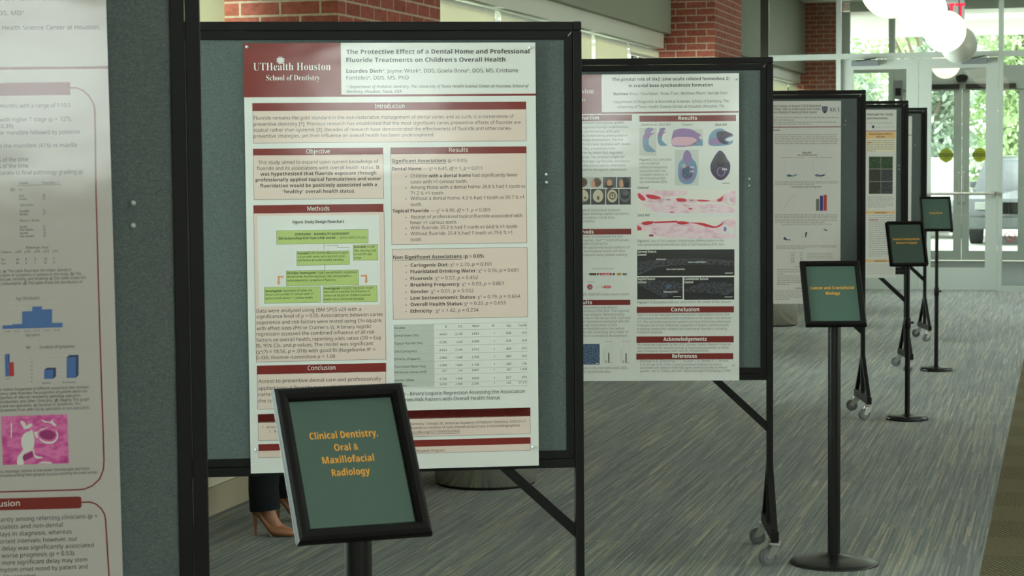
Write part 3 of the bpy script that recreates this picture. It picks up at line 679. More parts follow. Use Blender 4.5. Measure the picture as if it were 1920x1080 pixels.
def histology(name, c0, c1, c2, scale):
    m = gloss(name, c0); N, L, b = nt(m); c = objco(m)
    w = noise(m, mapping(m, c, (1, 1.6, 1)), scale, 5, 0.62)
    L.new(ramp(m, w, [(0.30, c2), (0.45, c0), (0.55, c1), (0.72, c0)]), b.inputs['Base Color']); return m
HISTO = histology('stained_tissue_photo', (206, 84, 156), (224, 120, 180), (176, 44, 128), 34)
TISSUE = histology('pale_tissue_photo', (226, 190, 204), (233, 208, 215), (204, 154, 178), 22)
FLUOR = histology('dark_fluorescence_photo', (30, 31, 36), (70, 74, 84), (22, 22, 26), 90)
BLUEFL = histology('blue_fluorescence_photo', (44, 56, 74), (96, 124, 160), (26, 30, 40), 170)
GREENFL = histology('green_fluorescence_photo', (30, 54, 34), (44, 84, 46), (28, 40, 28), 120)

def board_plane(key, off=-0.0195):
    (x, y), a = BOARDS[key]; a = R(a)
    u = Vector((math.cos(a), math.sin(a), 0)); back = Vector((-math.sin(a), math.cos(a), 0))
    return Plane(Vector((x, y, 0))+back*off, u, (0, 0, 1))
class Poster:
    def __init__(s, key, tl, tr, br, bl, label, paper=None):
        p0 = board_plane(key)
        c = [Vector(p0.px(*q)) for q in (tl, tr, br, bl)]
        d = (c[1]-c[0]).normalized(); e = (c[2]-c[3]).normalized(); ang = (math.atan2(d.y, d.x)+math.atan2(e.y, e.x))/2
        u = p0.u*math.cos(ang)+p0.v*math.sin(ang); v = p0.v*math.cos(ang)-p0.u*math.sin(ang)
        s.plane = Plane(p0.o+p0.u*c[0].x+p0.v*c[0].y, u, v)
        q = [s.plane.px(*k) for k in (tl, tr, br, bl)]
        s.w = (q[1][0]+q[2][0])/2; s.h = -(q[2][1]+q[3][1])/2; s.key = key
        s.t = thing('research_poster', label, 'poster', group='research posters on the boards'); s.t.matrix_world = s.plane.matrix()
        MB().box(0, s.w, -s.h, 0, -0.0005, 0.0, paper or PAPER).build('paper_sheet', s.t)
    def ink(s): return Ink(s.plane, 0.0)
    def done(s, ink, name): return ink.build(name, s.t)
SLIDE = gloss('tissue_slide_print', (224, 221, 213))
# ------------------------------------------------------------ poster on board B
P = Poster('B', (456, 81), (1002, 80), (1012, 872.5), (470, 888), 'large poster on fluoride treatments with a maroon logo panel, behind the front sign')
k = P.ink()
a = k.p.px(640, 177.5); k.rl(0, a[1], a[0], 0, MAROON); c_ = k.p.px(640, 181.5); k.rl(0, c_[1], P.w, a[1], MAROON); P.done(k, 'header_panel')
k = P.ink(); k.text(475.1, 132, 619.9, 'UTHealth Houston', 13.7, WHITEINK, 's', 3, -0.012); k.text(499.3, 150.9, 599.8, 'School of Dentistry', 9.8, WHITEINK, 's', 3, -0.012)
for i in range(4):
    k.rect(522.2+i*2.0, 106.2, 523.5+i*2.0, 119.9, WHITEINK, 3); k.rect(518.8, 109.4+i*2.0, 533.1, 110.7+i*2.0, WHITEINK, 3)
P.done(k, 'logo')
k = P.ink()
k.text(649.4, 101.2, 992.6, 'The Protective Effect of a Dental Home and Professional', 8.2, INK, 'b'); k.text(649.4, 116.6, 947.7, 'Fluoride Treatments on Children\u2019s Overall Health', 8.2, INK, 'b')
k.text(649.4, 136.8, 971.4, '*Lourdes Dinh*\u2217, Jayme Witek\u2217, DDS, Gisela Bona\u2217, DDS, MS, Cristiane', 7.1, INK); k.text(649.4, 149.4, 766.2, 'Fonteles\u2217, DDS, MS, PhD', 7.1, INK)
k.text(650.2, 165.4, 991.6, '\u2217 Department of Pediatric Dentistry, The University of Texas Health Science Center at Houston, School of', 5.4, INK, 'i'); k.text(649.6, 174.4, 752.7, 'Dentistry, Houston, Texas, USA', 5.4, INK, 'i')
P.done(k, 'title_text')
def heading(P, x0, y0, x1, y1, txt=None, tx0=0, ty=0, tx1=0, cap=8.2, style='r', m=MAROON):
    k = P.ink(); k.rect(x0, y0, x1, y1, m, 2)
    if txt: k.text(tx0, ty, tx1, txt, cap, WHITEINK, style, 3)
    P.done(k, 'heading_bar')
heading(P, 473, 193.5, 986.5, 205, 'Introduction', 703, 203, 758.5)
k = P.ink(); k.box_line(473.5, 207.5, 987, 264.5, TAN, RULE)
k.lines(475.7, (224.5, 235.9, 247.1, 258.3), [(963.3, 'Fluoride remains the gold standard in the non-restorative management of dental caries and as such, is a cornerstone of'), (975.9, 'preventive dentistry [1]. Previous research has established that the most significant caries-preventive effects of fluoride are'),
    (959.9, 'topical rather than systemic [2]. Decades of research have demonstrated the effectiveness of fluoride and other caries-'), (814, 'preventive strategies, yet their influence on overall health has been underexplored.')], 6.3, INK); P.done(k, 'text_panel')
heading(P, 474.4, 278.9, 718.3, 289.4, 'Objective', 574.2, 288, 618.6)
k = P.ink(); k.box_line(474.4, 290.5, 719.7, 372, TAN, RULE)
for x0, y, x1, s in [(483.9, 307.8, 709.7, 'This study aimed to expand upon current knowledge of'), (481.9, 318.9, 711.7, 'fluoride and its associations with overall health status. *It*'), (488.3, 329.4, 705.6, '*was hypothesized that fluoride exposure through*'),
    (479.4, 340.5, 714.4, '*professionally applied topical formulations and water*'), (487.8, 351.6, 706.7, '*fluoridation would be positively associated with a*'), (529.2, 362.5, 665.6, '*\u201chealthy\u201d overall health status.*')]: k.text(x0, y, x1, s, 6.4, INK)
P.done(k, 'text_panel')
heading(P, 475, 385, 718.9, 397.4, 'Methods', 576.4, 395.3, 617.5)
k = P.ink(); k.box_line(475.2, 399, 724, 674, TAN, RULE)
k.lines(481, (586.2, 596.9, 608.1, 619.2, 629.8, 640.9, 651.5, 662.8, 674.0), [(677.2, 'Data were analyzed using IBM SPSS v29 with a'), (717.8, 'significance level of _p_ < 0.05. Associations between caries'), (716.1, 'experience and risk factors were tested using Chi-square,'), (696.5, 'with effect sizes (Phi or Cramer\u2019s V). A binary logistic'),
    (702.3, 'regression assessed the combined influence of all risk'), (714.4, 'factors on overall health, reporting odds ratios (OR = Exp'), (699.7, 'B), 95% CIs, and _p_-values. The model was significant'), (703.8, '(\u03c7\u00b2(7) = 18.56, _p_ = .010) with good fit (Nagelkerke R\u00b2 ='), (628.4, '0.436; Hosmer\u2013Lemeshow _p_ = 1.00')], 6.5, INK); P.done(k, 'text_panel')
k = P.ink(); k.rect(482.5, 405.5, 713.3, 571.1, PAPER, 3)
k.text(548.5, 419, 645, 'Figure. Study Design Flowchart', 5.4, INK, 'b', 6)
for bx in [(518, 432.2, 690.7, 456), (555.9, 471.3, 655.6, 496.4), (661.7, 458.9, 708.9, 487.8), (536.2, 507.8, 672.8, 534.2), (495.2, 538.6, 601.2, 567.3), (605.1, 536.9, 707.6, 565.9)]: k.box_line(*bx, LIME, GREYINK, 4, 0.0008)
for x0, y, x1, s in [(553.2, 441.5, 655.2, '*SCREENING \u2013 ELEGIBILITY ASSESSMENT*'), (522.3, 449.3, 686.9, '*500 deidentified EHR from UTSD AxiUM* \u2014 2014\u20132024 (1-6 yrs)'), (558.1, 477, 651.7, '*Included* EHRs from *n=252* patients aged'), (558.1, 483.6, 647.8, '1-4 yrs with caries with reported caries'), (558.1, 490.2, 644.7, 'risk factors & health-related variables'),
    (664, 465.1, 702.3, '*Excluded*: n=248'), (664, 472.1, 705, 'files, Missing data'), (664, 478.5, 696.9, 'or outside age'), (664, 485.5, 677.2, 'range'), (538.1, 514.2, 668.9, '*Variables Investigated*: Child\u2019s overall health, established'), (538.1, 521, 658.7, 'dental home, fluoride exposure, diet, demographics,'), (538.1, 528, 630.2, 'caries experience, presence of fluorosis,'),
    (497.5, 547.8, 585.7, '*Investigated*: Association of caries-risk'), (497.5, 554.4, 586.3, 'factors and number of carious teeth (1'), (497.5, 561.5, 586, 'carious tooth versus > 1 carious tooth)'), (607.2, 543, 699.7, '*Investigated:* A logistic regression model'), (607.2, 549.2, 693.4, 'was used to examine the influence of'), (607.2, 556.2, 694.8, 'caries-risk factors on children\u2019s overall'), (607.2, 563.2, 682.5, 'health status (Outcome Variable)')]: k.text(x0, y, x1, s, 4.2, INK, 'r', 6)
k.line([(607.7, 456), (607.7, 468.5)], 0.0009, INK, 5); k.line([(611, 460), (633.2, 460)], 0.0009, INK, 5); k.line([(633.2, 460), (633.2, 464.2)], 0.0009, INK, 5); k.line([(633.2, 464.2), (655, 464.2)], 0.0009, INK, 5); k.line([(608.8, 496.4), (608.8, 507.8)], 0.0009, INK, 5)
k.rect(520.6, 517.4, 532, 520.8, PEACH, 4); k.rect(520.6, 519, 524.4, 530, PEACH, 4); k.poly([(518.8, 529.6), (526, 529.6), (522.5, 534.6)], PEACH, 4)
k.rect(676.6, 515.4, 688.2, 518.8, PEACH, 4); k.rect(684.6, 517, 688.4, 527, PEACH, 4); k.poly([(682.9, 526.6), (690.2, 526.6), (686.6, 531.8)], PEACH, 4)
P.done(k, 'flowchart')
heading(P, 481.5, 685.6, 724, 697, 'Conclusion', 577, 694.1, 628.8)
k = P.ink(); k.box_line(481.7, 700.5, 724.5, 762, TAN, RULE); k.lines(484.4, (718.2, 731.4, 742.7, 755), [(714.6, 'Access to preventive dental care and professionally'), (700.2, 'applied topical fluoride can positively impact both'), (512, 'caries'), (513.5, 'the col')], 6.5, INK); P.done(k, 'text_panel')
heading(P, 483.3, 776.6, 994.4, 780)
k = P.ink(); k.rect(483.3, 776.6, 994.4, 780.2, MAROON, 2); a = k.p.px(483.3, 776.6); c_ = k.p.px(483.3, 791); e_ = k.p.px(994.4, 781)
k.rl(a[0], c_[1], e_[0], a[1], MAROON, 2); f_ = k.p.px(484, 826.8); k.rl(a[0], f_[1], e_[0], c_[1], RULE, 1); k.rl(a[0]+0.001, f_[1]+0.001, e_[0]-0.001, c_[1], TAN, 2)
k.text(491.3, 803.2, 495, '1.', 4.6, INK); k.text(499.8, 803.2, 524, 'America', 4.6, INK); k.text(504.7, 810.8, 508.4, '2.', 4.6, INK); k.text(513.8, 810.8, 524, '\u00d8ga', 4.6, INK)
k.text(769.7, 797.3, 987, 'Dentistry. Chicago, Ill.: American Academy of Pediatric Dentistry; 2024:351-7.', 4.6, INK); k.text(770.2, 804.8, 974, 'fluoride on initiation of early enamel caries in vivo: A microradiographical', 4.6, INK); k.text(772.5, 812.6, 862.1, 'ps://doi.org/10.1159/000260945', 4.6, INK); k.hline(772.5, 814, 862.1, 0.0009, INK)
P.done(k, 'reference_panel')
k = P.ink(); a = k.p.px(484.4, 833); c_ = k.p.px(484.4, 845.6); e_ = k.p.px(994.8, 828); f_ = k.p.px(484.5, 858.6)
k.rl(a[0], c_[1], e_[0], a[1], MAROON, 2); k.rl(a[0], f_[1], e_[0], c_[1], RULE, 1); k.rl(a[0]+0.001, f_[1]+0.001, e_[0]-0.001, c_[1], TAN, 2); k.text(780.9, 847.8, 834.8, 'Research Program.', 4.8, INK); P.done(k, 'acknowledgement_panel')
heading(P, 732, 276.6, 987, 287.3, 'Results', 842.1, 285.2, 877.4)
k = P.ink(); k.box_line(732.2, 288.6, 988.2, 455.5, TAN, RULE)
for x0, y, x1, s in [(734.8, 305, 875.8, '*Significant Associations* (p < 0.05)'), (734.8, 319.8, 903.5, '*Dental Home* \u2014 \u03c7\u00b2 = 6.41, _df_ = 1, _p = 0.011_'), (769.7, 333, 970.9, 'Children *with a dental home* had significantly fewer'), (769.7, 344, 876.5, 'cases with >1 carious tooth.'), (769.7, 354.5, 985, 'Among those with a dental home: 28.8 % had 1 tooth vs'),
    (769.7, 365.5, 832.7, '71.2 % >1 tooth.'), (769.7, 375.2, 982.2, 'Without a dental home: 4.3 % had 1 tooth vs 95.7 % >1'), (769.7, 386.5, 791.5, 'tooth.'), (736, 398.8, 919, '*Topical Fluoride* \u2014 \u03c7\u00b2 = 6.90, _df_ = 1, _p = 0.009_'), (771, 409.8, 979, 'Receipt of professional topical fluoride associated with'), (768.8, 420.6, 857, 'fewer >1 carious teeth.'), (769.7, 430.3, 971.8, 'With fluoride: 35.2 % had 1 tooth vs 64.8 % >1 tooth.'), (769.7, 441.3, 960.2, 'Without fluoride: 20.4 % had 1 tooth vs 79.6 % >1'), (769.7, 452.3, 791.5, 'tooth.')]: k.text(x0, y, x1, s, 6.3, INK)
for y in (331, 352.5, 373, 408, 428.3, 439.3): k.ell(761.4, y, 1.0, 1.0, INK, 3, 10)
k.hline(734.8, 306.8, 837, 0.0011, INK); P.done(k, 'text_panel')
k = P.ink(); k.box_line(735.2, 467, 989.8, 594.5, TAN, RULE); k.text(737.3, 485.7, 907.3, 'Non-Significant Associations (p > 0.05)', 6.5, INK, 'b'); k.hline(737.3, 487.6, 867, 0.0012, INK)
for (y, x1, s) in [(500.5, 921.5, '*Cariogenic Diet:* \u03c7\u00b2 = 2.70, _p = 0.101_'), (512.5, 971.8, '*Fluoridated Drinking Water:* \u03c7\u00b2 = 0.16, _p = 0.691_'), (525.4, 896.3, '*Fluorosis:* \u03c7\u00b2 = 0.57, _p = 0.452_'), (537.3, 944, '*Brushing Frequency:* \u03c7\u00b2 = 0.03, _p = 0.861_'), (550, 888, '*Gender:* \u03c7\u00b2 = 0.01, _p = 0.932_'), (562, 976.6, '*Low Socioeconomic Status:* \u03c7\u00b2 = 0.19, _p = 0.664._'), (574, 948, '*Overall Health Status:* \u03c7\u00b2 = 0.20, _p = 0.653_'), (586.5, 897.2, '*Ethnicity :* \u03c7\u00b2 = 1.42, _p = 0.234_')]:
    k.text(769.7, y, x1, s, 6.4, INK); k.ell(761.4, y-2, 1.0, 1.0, INK, 3, 10)
P.done(k, 'text_panel')
k = P.ink(); k.rect(737.8, 609.5, 814.7, 724.5, CELL, 2)
rows = [(617.3, 'Variables', 'B', 'S.E.', 'Wald', 'df', 'Sig.', 'Exp(B)', 760), (631.6, 'Dental Home (Yes)', '-4.641', '2.145', '4.683', '1', '.030', '.010', 785.7), (646.3, 'Topical Fluoride (Yes)', '-2.536', '1.225', '4.268', '1', '.038', '.079', 792.6), (661.2, 'Diet (Cariogenic)', '-4.633', '2.546', '3.312', '1', '.069', '.010', 781),
    (675.6, 'Ethnicity (Hispanic)', '-2.904', '1.688', '2.958', '1', '.085', '.055', 787.8), (690, 'Fluoridated Water (Yes)', '-1.999', '1.849', '1.168', '1', '.280', '.136', 798), (700.3, 'Deciduous carious teeth', '.357', '.191', '3.497', '1', '.061', '1.429', 799.8), (715.5, 'Gender (Male)', '-3.726', '1.958', '3.620', '1', '.057', '.024', 776.6), (725.5, 'Constant', '3.618', '2.368', '2.336', '1', '.126', '37.271', 762.5)]
for r_ in rows:
    y = r_[0]; k.text(739.6, y, r_[8], r_[1], 4.4, INK)
    for s, cx in zip(r_[2:8], (837.7, 867.3, 898, 927.3, 958.3, 988.0)): k.text(cx, y-1, None, s, 4.0, INK, 'r', 3, 0, (739.6, y-1), True)
    p_ = k.p.px(737.8, y+3.2); k.rl(p_[0], p_[1]-0.0004, k.p.px(990, y)[0], p_[1]+0.0004, PALEINK, 3)
p_ = k.p.px(737.8, 609); k.rl(p_[0], p_[1]-0.0004, k.p.px(990, 600)[0], p_[1]+0.0004, PALEINK, 3)
k.text(738, 742.2, 984.1, 'Table - Binary Logistic Regression Assessing the Association', 6.6, INK); k.text(738.4, 753.2, 937.3, 'of Caries-Risk Factors with Overall Health Status', 6.6, INK); P.done(k, 'results_table')
PB = P
# ------------------------------------------------------------ poster on board A (right part in view)
P = Poster('A', (-703, -52), (200.8, -56), (233.5, 1300), (-664, 1345), 'glossy poster with pink tissue photograph and blue bar charts, at the left edge', gloss('dimmed_poster_paper', (186, 183, 179)))  # paper darkened and warmed to stand in for dimmer light on this board
k = P.ink(); k.text(-62, 1.0, 121, 'gingival Cancers', 17, DKBLUE, 'b'); k.text(-12, 28.7, 44, 'DDS, MD\u00b9', 8.3, INK); k.text(4.5, 56.2, 187.5, 'Health Science Center at Houston,', 8.3, INK)
a = k.p.px(202, 124); c_ = k.p.px(202, 128.6); k.rl(0, c_[1], P.w, a[1], MAROON, 2); P.done(k, 'title_text')
k = P.ink(); k.rect(-120, 157, 132, 178, MAROON, 2); k.line([(132, 164.6), (143, 164.8), (156, 170), (166, 179), (173, 190), (177, 200), (178, 212), (180, 360), (186.5, 600), (192, 770), (195, 862), (194, 880), (187, 898), (173, 911), (158, 917.2), (140, 918.5), (-60, 924)], 0.0024, MAROON, 2); P.done(k, 'rounded_frame')
k = P.ink()
for x0, y, x1, s in [(-6, 202.5, 132.5, 'r month); with a range of 1-10.5'), (0, 228.3, 134, 'with higher T stage (p = .127),'), (2, 240.3, 25, '0.39)'), (0, 252.8, 151, 'or mandible followed by posterior'), (-1, 277.5, 144, 'n the mandible (41%) vs maxilla'), (-4, 303.3, 53, '% of the time'), (-4, 315.3, 53, '% of the time'), (-1, 328, 155, 'curate to final pathology grading (p')]: k.text(x0, y, x1, s, 7.6, INK)
P.done(k, 'text_panel')
k = P.ink(); k.text(19.6, 357.7, 27.7, '(b)', 5.6, INK); k.line([(32.4, 347.7), (114.6, 346)], 0.0008, GREYINK)
for x0, y, x1, s, st in [(35.6, 345.3, 52.2, 'Variable', 's'), (79.2, 344.6, 111.2, 'Proportion (%)', 's'), (35.6, 357.7, 42.6, '_Sex_', 's'), (35.6, 369.4, 45.8, 'Male', 's'), (35.6, 374.9, 50.5, 'Female', 's'), (36.4, 386.4, 63, '_Affected Jaw_', 's'), (36.4, 398.1, 55.4, 'Mandible', 's'), (36.4, 403.9, 52, 'Maxilla', 's'), (37, 415.8, 74.5, '_Tobacco / Alcohol_', 's'), (37, 427.3, 52, 'Smoker', 's'), (37, 432.9, 62.8, 'Non-Smoker', 's'), (37, 439, 52.8, 'Alcohol', 's'), (37, 445, 63.5, 'Non-Alcohol', 's'),
    (80, 368.8, 84.8, '49', 's'), (80, 374.3, 84.8, '51', 's'), (80.5, 397.5, 85.3, '73', 's'), (80.5, 403.3, 85.3, '27', 's'), (81, 426.7, 85.8, '57', 's'), (81, 432.3, 85.8, '43', 's'), (81.2, 438.4, 86, '44', 's'), (81.2, 444.4, 86, '56', 's'), (48.6, 466.3, 91.1, 'Pathologic Stage', 's'),
    (1.7, 474.8, 21.9, 'Tobacco', 's'), (29.2, 474.4, 39.6, 'pT1', 's'), (46.8, 474, 57.5, 'pT2', 's'), (63.9, 473.7, 74.5, 'pT3', 's'), (82, 473.4, 92, 'pT4', 's'), (99.4, 473, 109.7, 'pTx', 's'), (2, 489.1, 9, 'No', 's'), (30.2, 488.6, 35.3, '10', 's'), (47.7, 488.2, 50, '8', 's'), (65, 488, 67.3, '5', 's'), (82.8, 487.6, 88, '14', 's'), (100, 487.2, 102.4, '3', 's'),
    (2, 496.1, 11, 'Yes', 's'), (30.2, 495.6, 35.3, '10', 's'), (47.7, 495.2, 50, '4', 's'), (65, 495, 66.6, '1', 's'), (82.8, 494.6, 88, '12', 's'), (100, 494.2, 102.4, '3', 's')]: k.text(x0, y, x1, s, 4.2, INK, st, 3, -0.02)
P.done(k, 'data_table')
k = P.ink(); k.lines(-1, (511.3, 519, 526.6, 534.6), [(133.1, 's. *(a)* This table illustrates the mean, standard'), (152.5, 'uration of symptoms of patients in the study. *(b)* This'), (160.8, 'ted jaw, smoking, and drinking. *(c)* This table shows the'), (154.8, 'l consumption. *(d)* This table shows the distribution of')], 5.4, INK); P.done(k, 'caption_text'); k = P.ink()
k.lines(0, (733.2, 740.9, 748.6, 756.3, 764.2, 772), [(165.7, 'e relative frequencies of different anatomical sites involved'), (163.5, 'uency table illustrates the proportion of patients within the'), (151.2, 'oportion of referrals received by pathology specialists'), (167.2, 'eriodontists, and Other Clinicians). *(d)* Staging: This graph'), (151.2, 's and non-specialists. *(e)* Duration of Symptoms: This'), (168.2, 'by patients from referrals by specialists vs non-specialists.')], 5.5, INK); P.done(k, 'caption_text'); k = P.ink()
k.lines(-2, (887, 894.4), [(168.2, 'ma. Histologic section at low power (Hematoxylin and Eosin'), (183.6, 'arcinoma arising from gingival mucosa involving the tooth socket.')], 5.2, INK); P.done(k, 'caption_text')
k = P.ink(); k.text(29.8, 562.4, 74.5, 'Age Disribution', 5.6, INK); k.text(48.1, 630.5, 74.5, 'Age (years)', 4.8, INK)
for i in range(6): k.line([(3, 569+i*9.6), (117, 567.4+i*9.4)], 0.0005, GRID, 1)
base = [(4.7, 616.9), (23, 616.4), (41.5, 615.9), (60.3, 615.3), (78.6, 614.8), (97.7, 614.3), (117.3, 613.8)]
for i, hgt in enumerate((6.8, 8.7, 32, 40.4, 34.8, 9)):
    (xa, ya), (xb, yb) = base[i], base[i+1]; k.poly([(xa, ya), (xb+0.1, yb), (xb+0.1, yb-hgt), (xa, ya-hgt)], BLUEINK); k.text(xa+4, ya+6, xa+14, '[%d, %d]' % (34+10*i, 44+10*i), 2.6, INK)
P.done(k, 'age_histogram')
k = P.ink(); k.poly([(8.9, 666), (10.9, 663.7), (17.9, 663.5), (17.9, 705.5), (10.2, 706)], BLUEINK); k.poly([(15.4, 666), (17.9, 663.5), (17.9, 679.5), (15.8, 679.5)], DKBLUE, 3); k.poly([(17, 679.5), (25.8, 678.8), (26.6, 703.5), (24.6, 705.6), (17.2, 705.8)], REDINK, 3); k.text(12.5, 711.8, 19, 'pT4', 2.6, INK)
k.text(49, 653.7, 56.9, '(e)', 5.4, INK, 'b'); k.text(75, 653.7, 140, 'Duration of Symptoms', 5.6, INK)
for i in range(7): k.line([(64, 675-i*0.3+i*6.4), (82, 660+i*7.0), (150, 658+i*7.0)], 0.0005, GRID, 1); k.text(58, 674+i*7.0, 61, str(12-2*i), 2.6, INK)
def bar3(x0, y0, x1, y1, dx, dy):
    k.poly([(x0, y1), (x1, y1-0.5), (x1, y0-0.5), (x0, y0)], BLUEINK); k.poly([(x0, y0), (x0+dx, y0-dy), (x1+dx, y0-dy-0.5), (x1, y0-0.5)], DKBLUE, 3); k.poly([(x1, y0-0.5), (x1+dx, y0-dy-0.5), (x1+dx, y1-dy-1.5), (x1, y1-0.5)], DKBLUE, 3)
bar3(82.8, 693.6, 100, 710.6, 5.2, 4); bar3(125, 670, 142.4, 709, 5, 4.3)
k.text(78.8, 719.7, 95.8, 'Specialist', 3.2, INK); k.text(117.5, 718.4, 142.2, 'Non-specialist', 3.2, INK); P.done(k, 'duration_chart')
k = P.ink(); k.poly([(1.7, 780.6), (126, 776.8), (129.3, 868.6), (5.3, 871.8)], HISTO, 1); k.clip = (1.7, 776, 129.3, 871.5)
bl = lambda pts, m, L=2: k.poly([(x/4.696, 770+y/4.696) for x, y in pts], m, L)
bl([(190, 240), (215, 200), (258, 180), (285, 170), (300, 235), (303, 280), (290, 340), (250, 365), (215, 380), (200, 420), (210, 470), (155, 475), (155, 410), (185, 370), (203, 340), (190, 300)], PAPER)
bl([(180, 92), (215, 100), (232, 130), (262, 115), (288, 118), (265, 150), (225, 162), (205, 150)], PAPER)
bl([(365, 75), (400, 92), (440, 95), (472, 72), (465, 95), (498, 128), (478, 134), (440, 108), (385, 100)], PAPER); bl([(300, 190), (330, 185), (362, 160), (425, 150), (350, 178), (332, 205), (335, 235), (318, 238)], PAPER)
bl([(345, 238), (390, 268), (450, 272), (488, 250), (500, 215), (490, 172), (512, 205), (508, 245), (470, 284), (410, 290), (365, 270)], PAPER); bl([(285, 340), (300, 345), (308, 390), (380, 412), (340, 422), (305, 410)], PAPER); bl([(330, 465), (370, 448), (440, 450), (465, 465)], PAPER); bl([(200, 400), (245, 375), (285, 360), (292, 400), (255, 425), (215, 440)], PLUM)
bl([(98, 95), (107, 120), (103, 240), (96, 240)], PAPER); bl([(345, 205), (400, 170), (470, 185), (485, 225), (440, 255), (380, 245)], PLUM); P.done(k, 'tissue_photograph')
k = P.ink(); k.poly([(-120, 938), (148, 930.8), (152.5, 933), (153, 950), (149, 953), (-120, 960)], MAROON, 2); k.text(-44, 951.4, 37.3, 'Conclusion', 10.4, WHITEINK); k.line([(153, 941.6), (168, 941.2), (180, 945), (190, 954), (196, 964), (198, 975), (205, 1090), (208, 1200)], 0.0024, MAROON, 2); P.done(k, 'heading_bar')
k = P.ink(); k.lines(-6, (978.5, 992.4, 1006, 1019.6, 1033, 1046.4, 1059.8, 1073, 1086.4), [(183, 'icantly among referring clinicians (p <'), (117.8, 'ecialists and non-dental'), (134.8, 'elays in diagnosis, whereas'), (145.9, 'hortest intervals; however, our'), (176, 'a delay was significantly associated'), (141.5, 'a worse prognosis (p = 0.53).'), (163.7, 'a more significant delay may stem'), (164.4, 'ymptom onset noted by patient and'), (70, 'and by providers.')], 7.9, INK); P.done(k, 'text_panel')
k = P.ink(); k.poly([(-640, 172), (-190, 162), (-190, 182), (-640, 194)], MAROON, 2); k.poly([(-630, 640), (-188, 634), (-188, 655), (-630, 662)], MAROON, 2); P.done(k, 'heading_bar')
k = P.ink(); k.blur_lines(-630, -205, [215+i*13.4 for i in range(24)], 5.0, PALEINK, 41, 3, 0.5); P.done(k, 'text_panel')
k = P.ink(); k.blur_lines(-625, -205, [690+i*13.4 for i in range(30)], 5.0, PALEINK, 42, 3, 0.5); P.done(k, 'text_panel')
# ------------------------------------------------------------ poster on board C
P = Poster('C', (995, 141), (1388.9, 139.7), (1382.2+0.6, 712), (993, 716), 'poster with mouse skull photos, red stain strips and maroon heading bars, on the second board')
k = P.ink(); a = k.p.px(1128.3, 210.5); c_ = k.p.px(1128.3, 213.5); k.rl(0, a[1], a[0], 0, MAROON); k.rl(0, c_[1], P.w-0.002, a[1], MAROON); P.done(k, 'header_panel')
k = P.ink(); k.text(1008, 176.4, 1113.2, 'UTHealth Houston', 9.9, WHITEINK, 's', 3, -0.012); k.text(1026, 191, 1098.7, 'School of Dentistry', 7.1, WHITEINK, 's', 3, -0.012); P.done(k, 'logo')
k = P.ink()
for x0, y, x1, s, cap, st in [(1147.8, 151.9, 1367.7, 'The pivotal role of Six2 (sine oculis related homeobox 2)', 5.8, 'b'), (1178.8, 163.5, 1336.3, 'in cranial base synchondrosis formation', 5.8, 'b'), (1150.3, 178.6, 1364.2, '*Matthew* Khuu\u00b9, Yuta Nakai\u00b9, Vivian Tran\u00b9, Matthew Pham\u00b9, Noriaki Ono\u00b9', 5.0, 'r'), (1148.9, 193.7, 1366.7, '\u00b9Department of Diagnostic & Biomedical Sciences, School of Dentistry, The', 5.0, 'r'), (1158, 203, 1357.1, 'University of Texas Health Science Center at Houston (Houston, TX)', 5.0, 'r')]: k.text(x0, y, x1, s, cap, INK, st)
P.done(k, 'title_text')
heading(P, 1006, 216.6, 1184.9, 226.2, 'Introduction', 1064, 224.4, 1123, 6.6, 'b'); heading(P, 1199, 217, 1379.9, 226.8, 'Results', 1272.1, 224.8, 1306.8, 6.6, 'b')
k = P.ink(); k.lines(1086, (232.6, 240.7, 248.9, 256.9, 264.7, 272.8, 280.8, 288.9, 296.8, 304.9, 312.6, 320.6), [(1170.3, 'specialized cartilaginous growth'), (1177.6, 'phogenesis through endochondral'), (1160.6, 'eal synchondrosis (ISS) and'), (1176.8, 'SOS) orchestrating anteroposterior'), (1168.5, 'ostnatal development. The first'), (1181.8, 'nt frontonasal dysplasia with severe'), (1153.2, 'to Six2, a homeodomain'), (1167.8, 'hisms by which Six2 regulates'), (1170.6, 'unclear. Our previous single-cell'), (1181, 'at Six2 was significantly enriched in'), (1172.4, 'ng the critical need to understand'), (1176.1, 'pment for therapeutic interventions.')], 4.5, GREYINK)
k.lines(1084, (396.3, 403, 410.1, 416.9), [(1162.5, '*Figure 2.* Frontonasal dysplasia'), (1178.8, 'enotype showing sagittal synostosis'), (1152.7, 'd associated cranial base'), (1115.2, 'normalities')], 4.4, GREYINK)
k.lines(1085, (445.6, 452.7, 459.2, 466.2, 473.1, 480.2), [(1167.6, 'mployed to investigate the Six2'), (1178.8, 'pproaches. _Six2_\u1d9c\u02b3\u1d49, _R26R_-tdTomato'), (1140, 'moxifen (0.25mg) for'), (1181.2, 'ed the spatial expression patterns of'), (1171.7, 'cre homozygous knock-out mice'), (1175.7, 'evelopment using skeletal staining')], 4.4, GREYINK)
k.lines(1086, (578.8, 585.3, 591.9, 598.5, 604.9, 611.7, 618.4, 624.9, 631.8), [(1157.5, 'ix2-expressing populations'), (1179, 'eir absence from SOS. This regional'), (1170, 'oscope analysis, demonstrating'), (1181.6, 'n levels in ISS versus SOS. Six2-null'), (1179.8, 'acial hypoplasia associated with the'), (1157.5, 'drocyte maturation of SOS.'), (1169.3, 'were identified within the central'), (1178, 'tures and underlying dura mater of'), (1176.9, 'l roles in craniofacial development.')], 4.4, GREYINK)
k.text(1086, 554.2, 1179.4, 'creER; R26R-tdTomato mouse model', 4.4, GREYINK, 'i'); k.lines(1086, (692.2, 699), [(1175.7, 'vident in the intersphenoidal (ISS)'), (1143.9, 'SOS) synchondroses')], 4.6, GREYINK); P.done(k, 'text_panel')
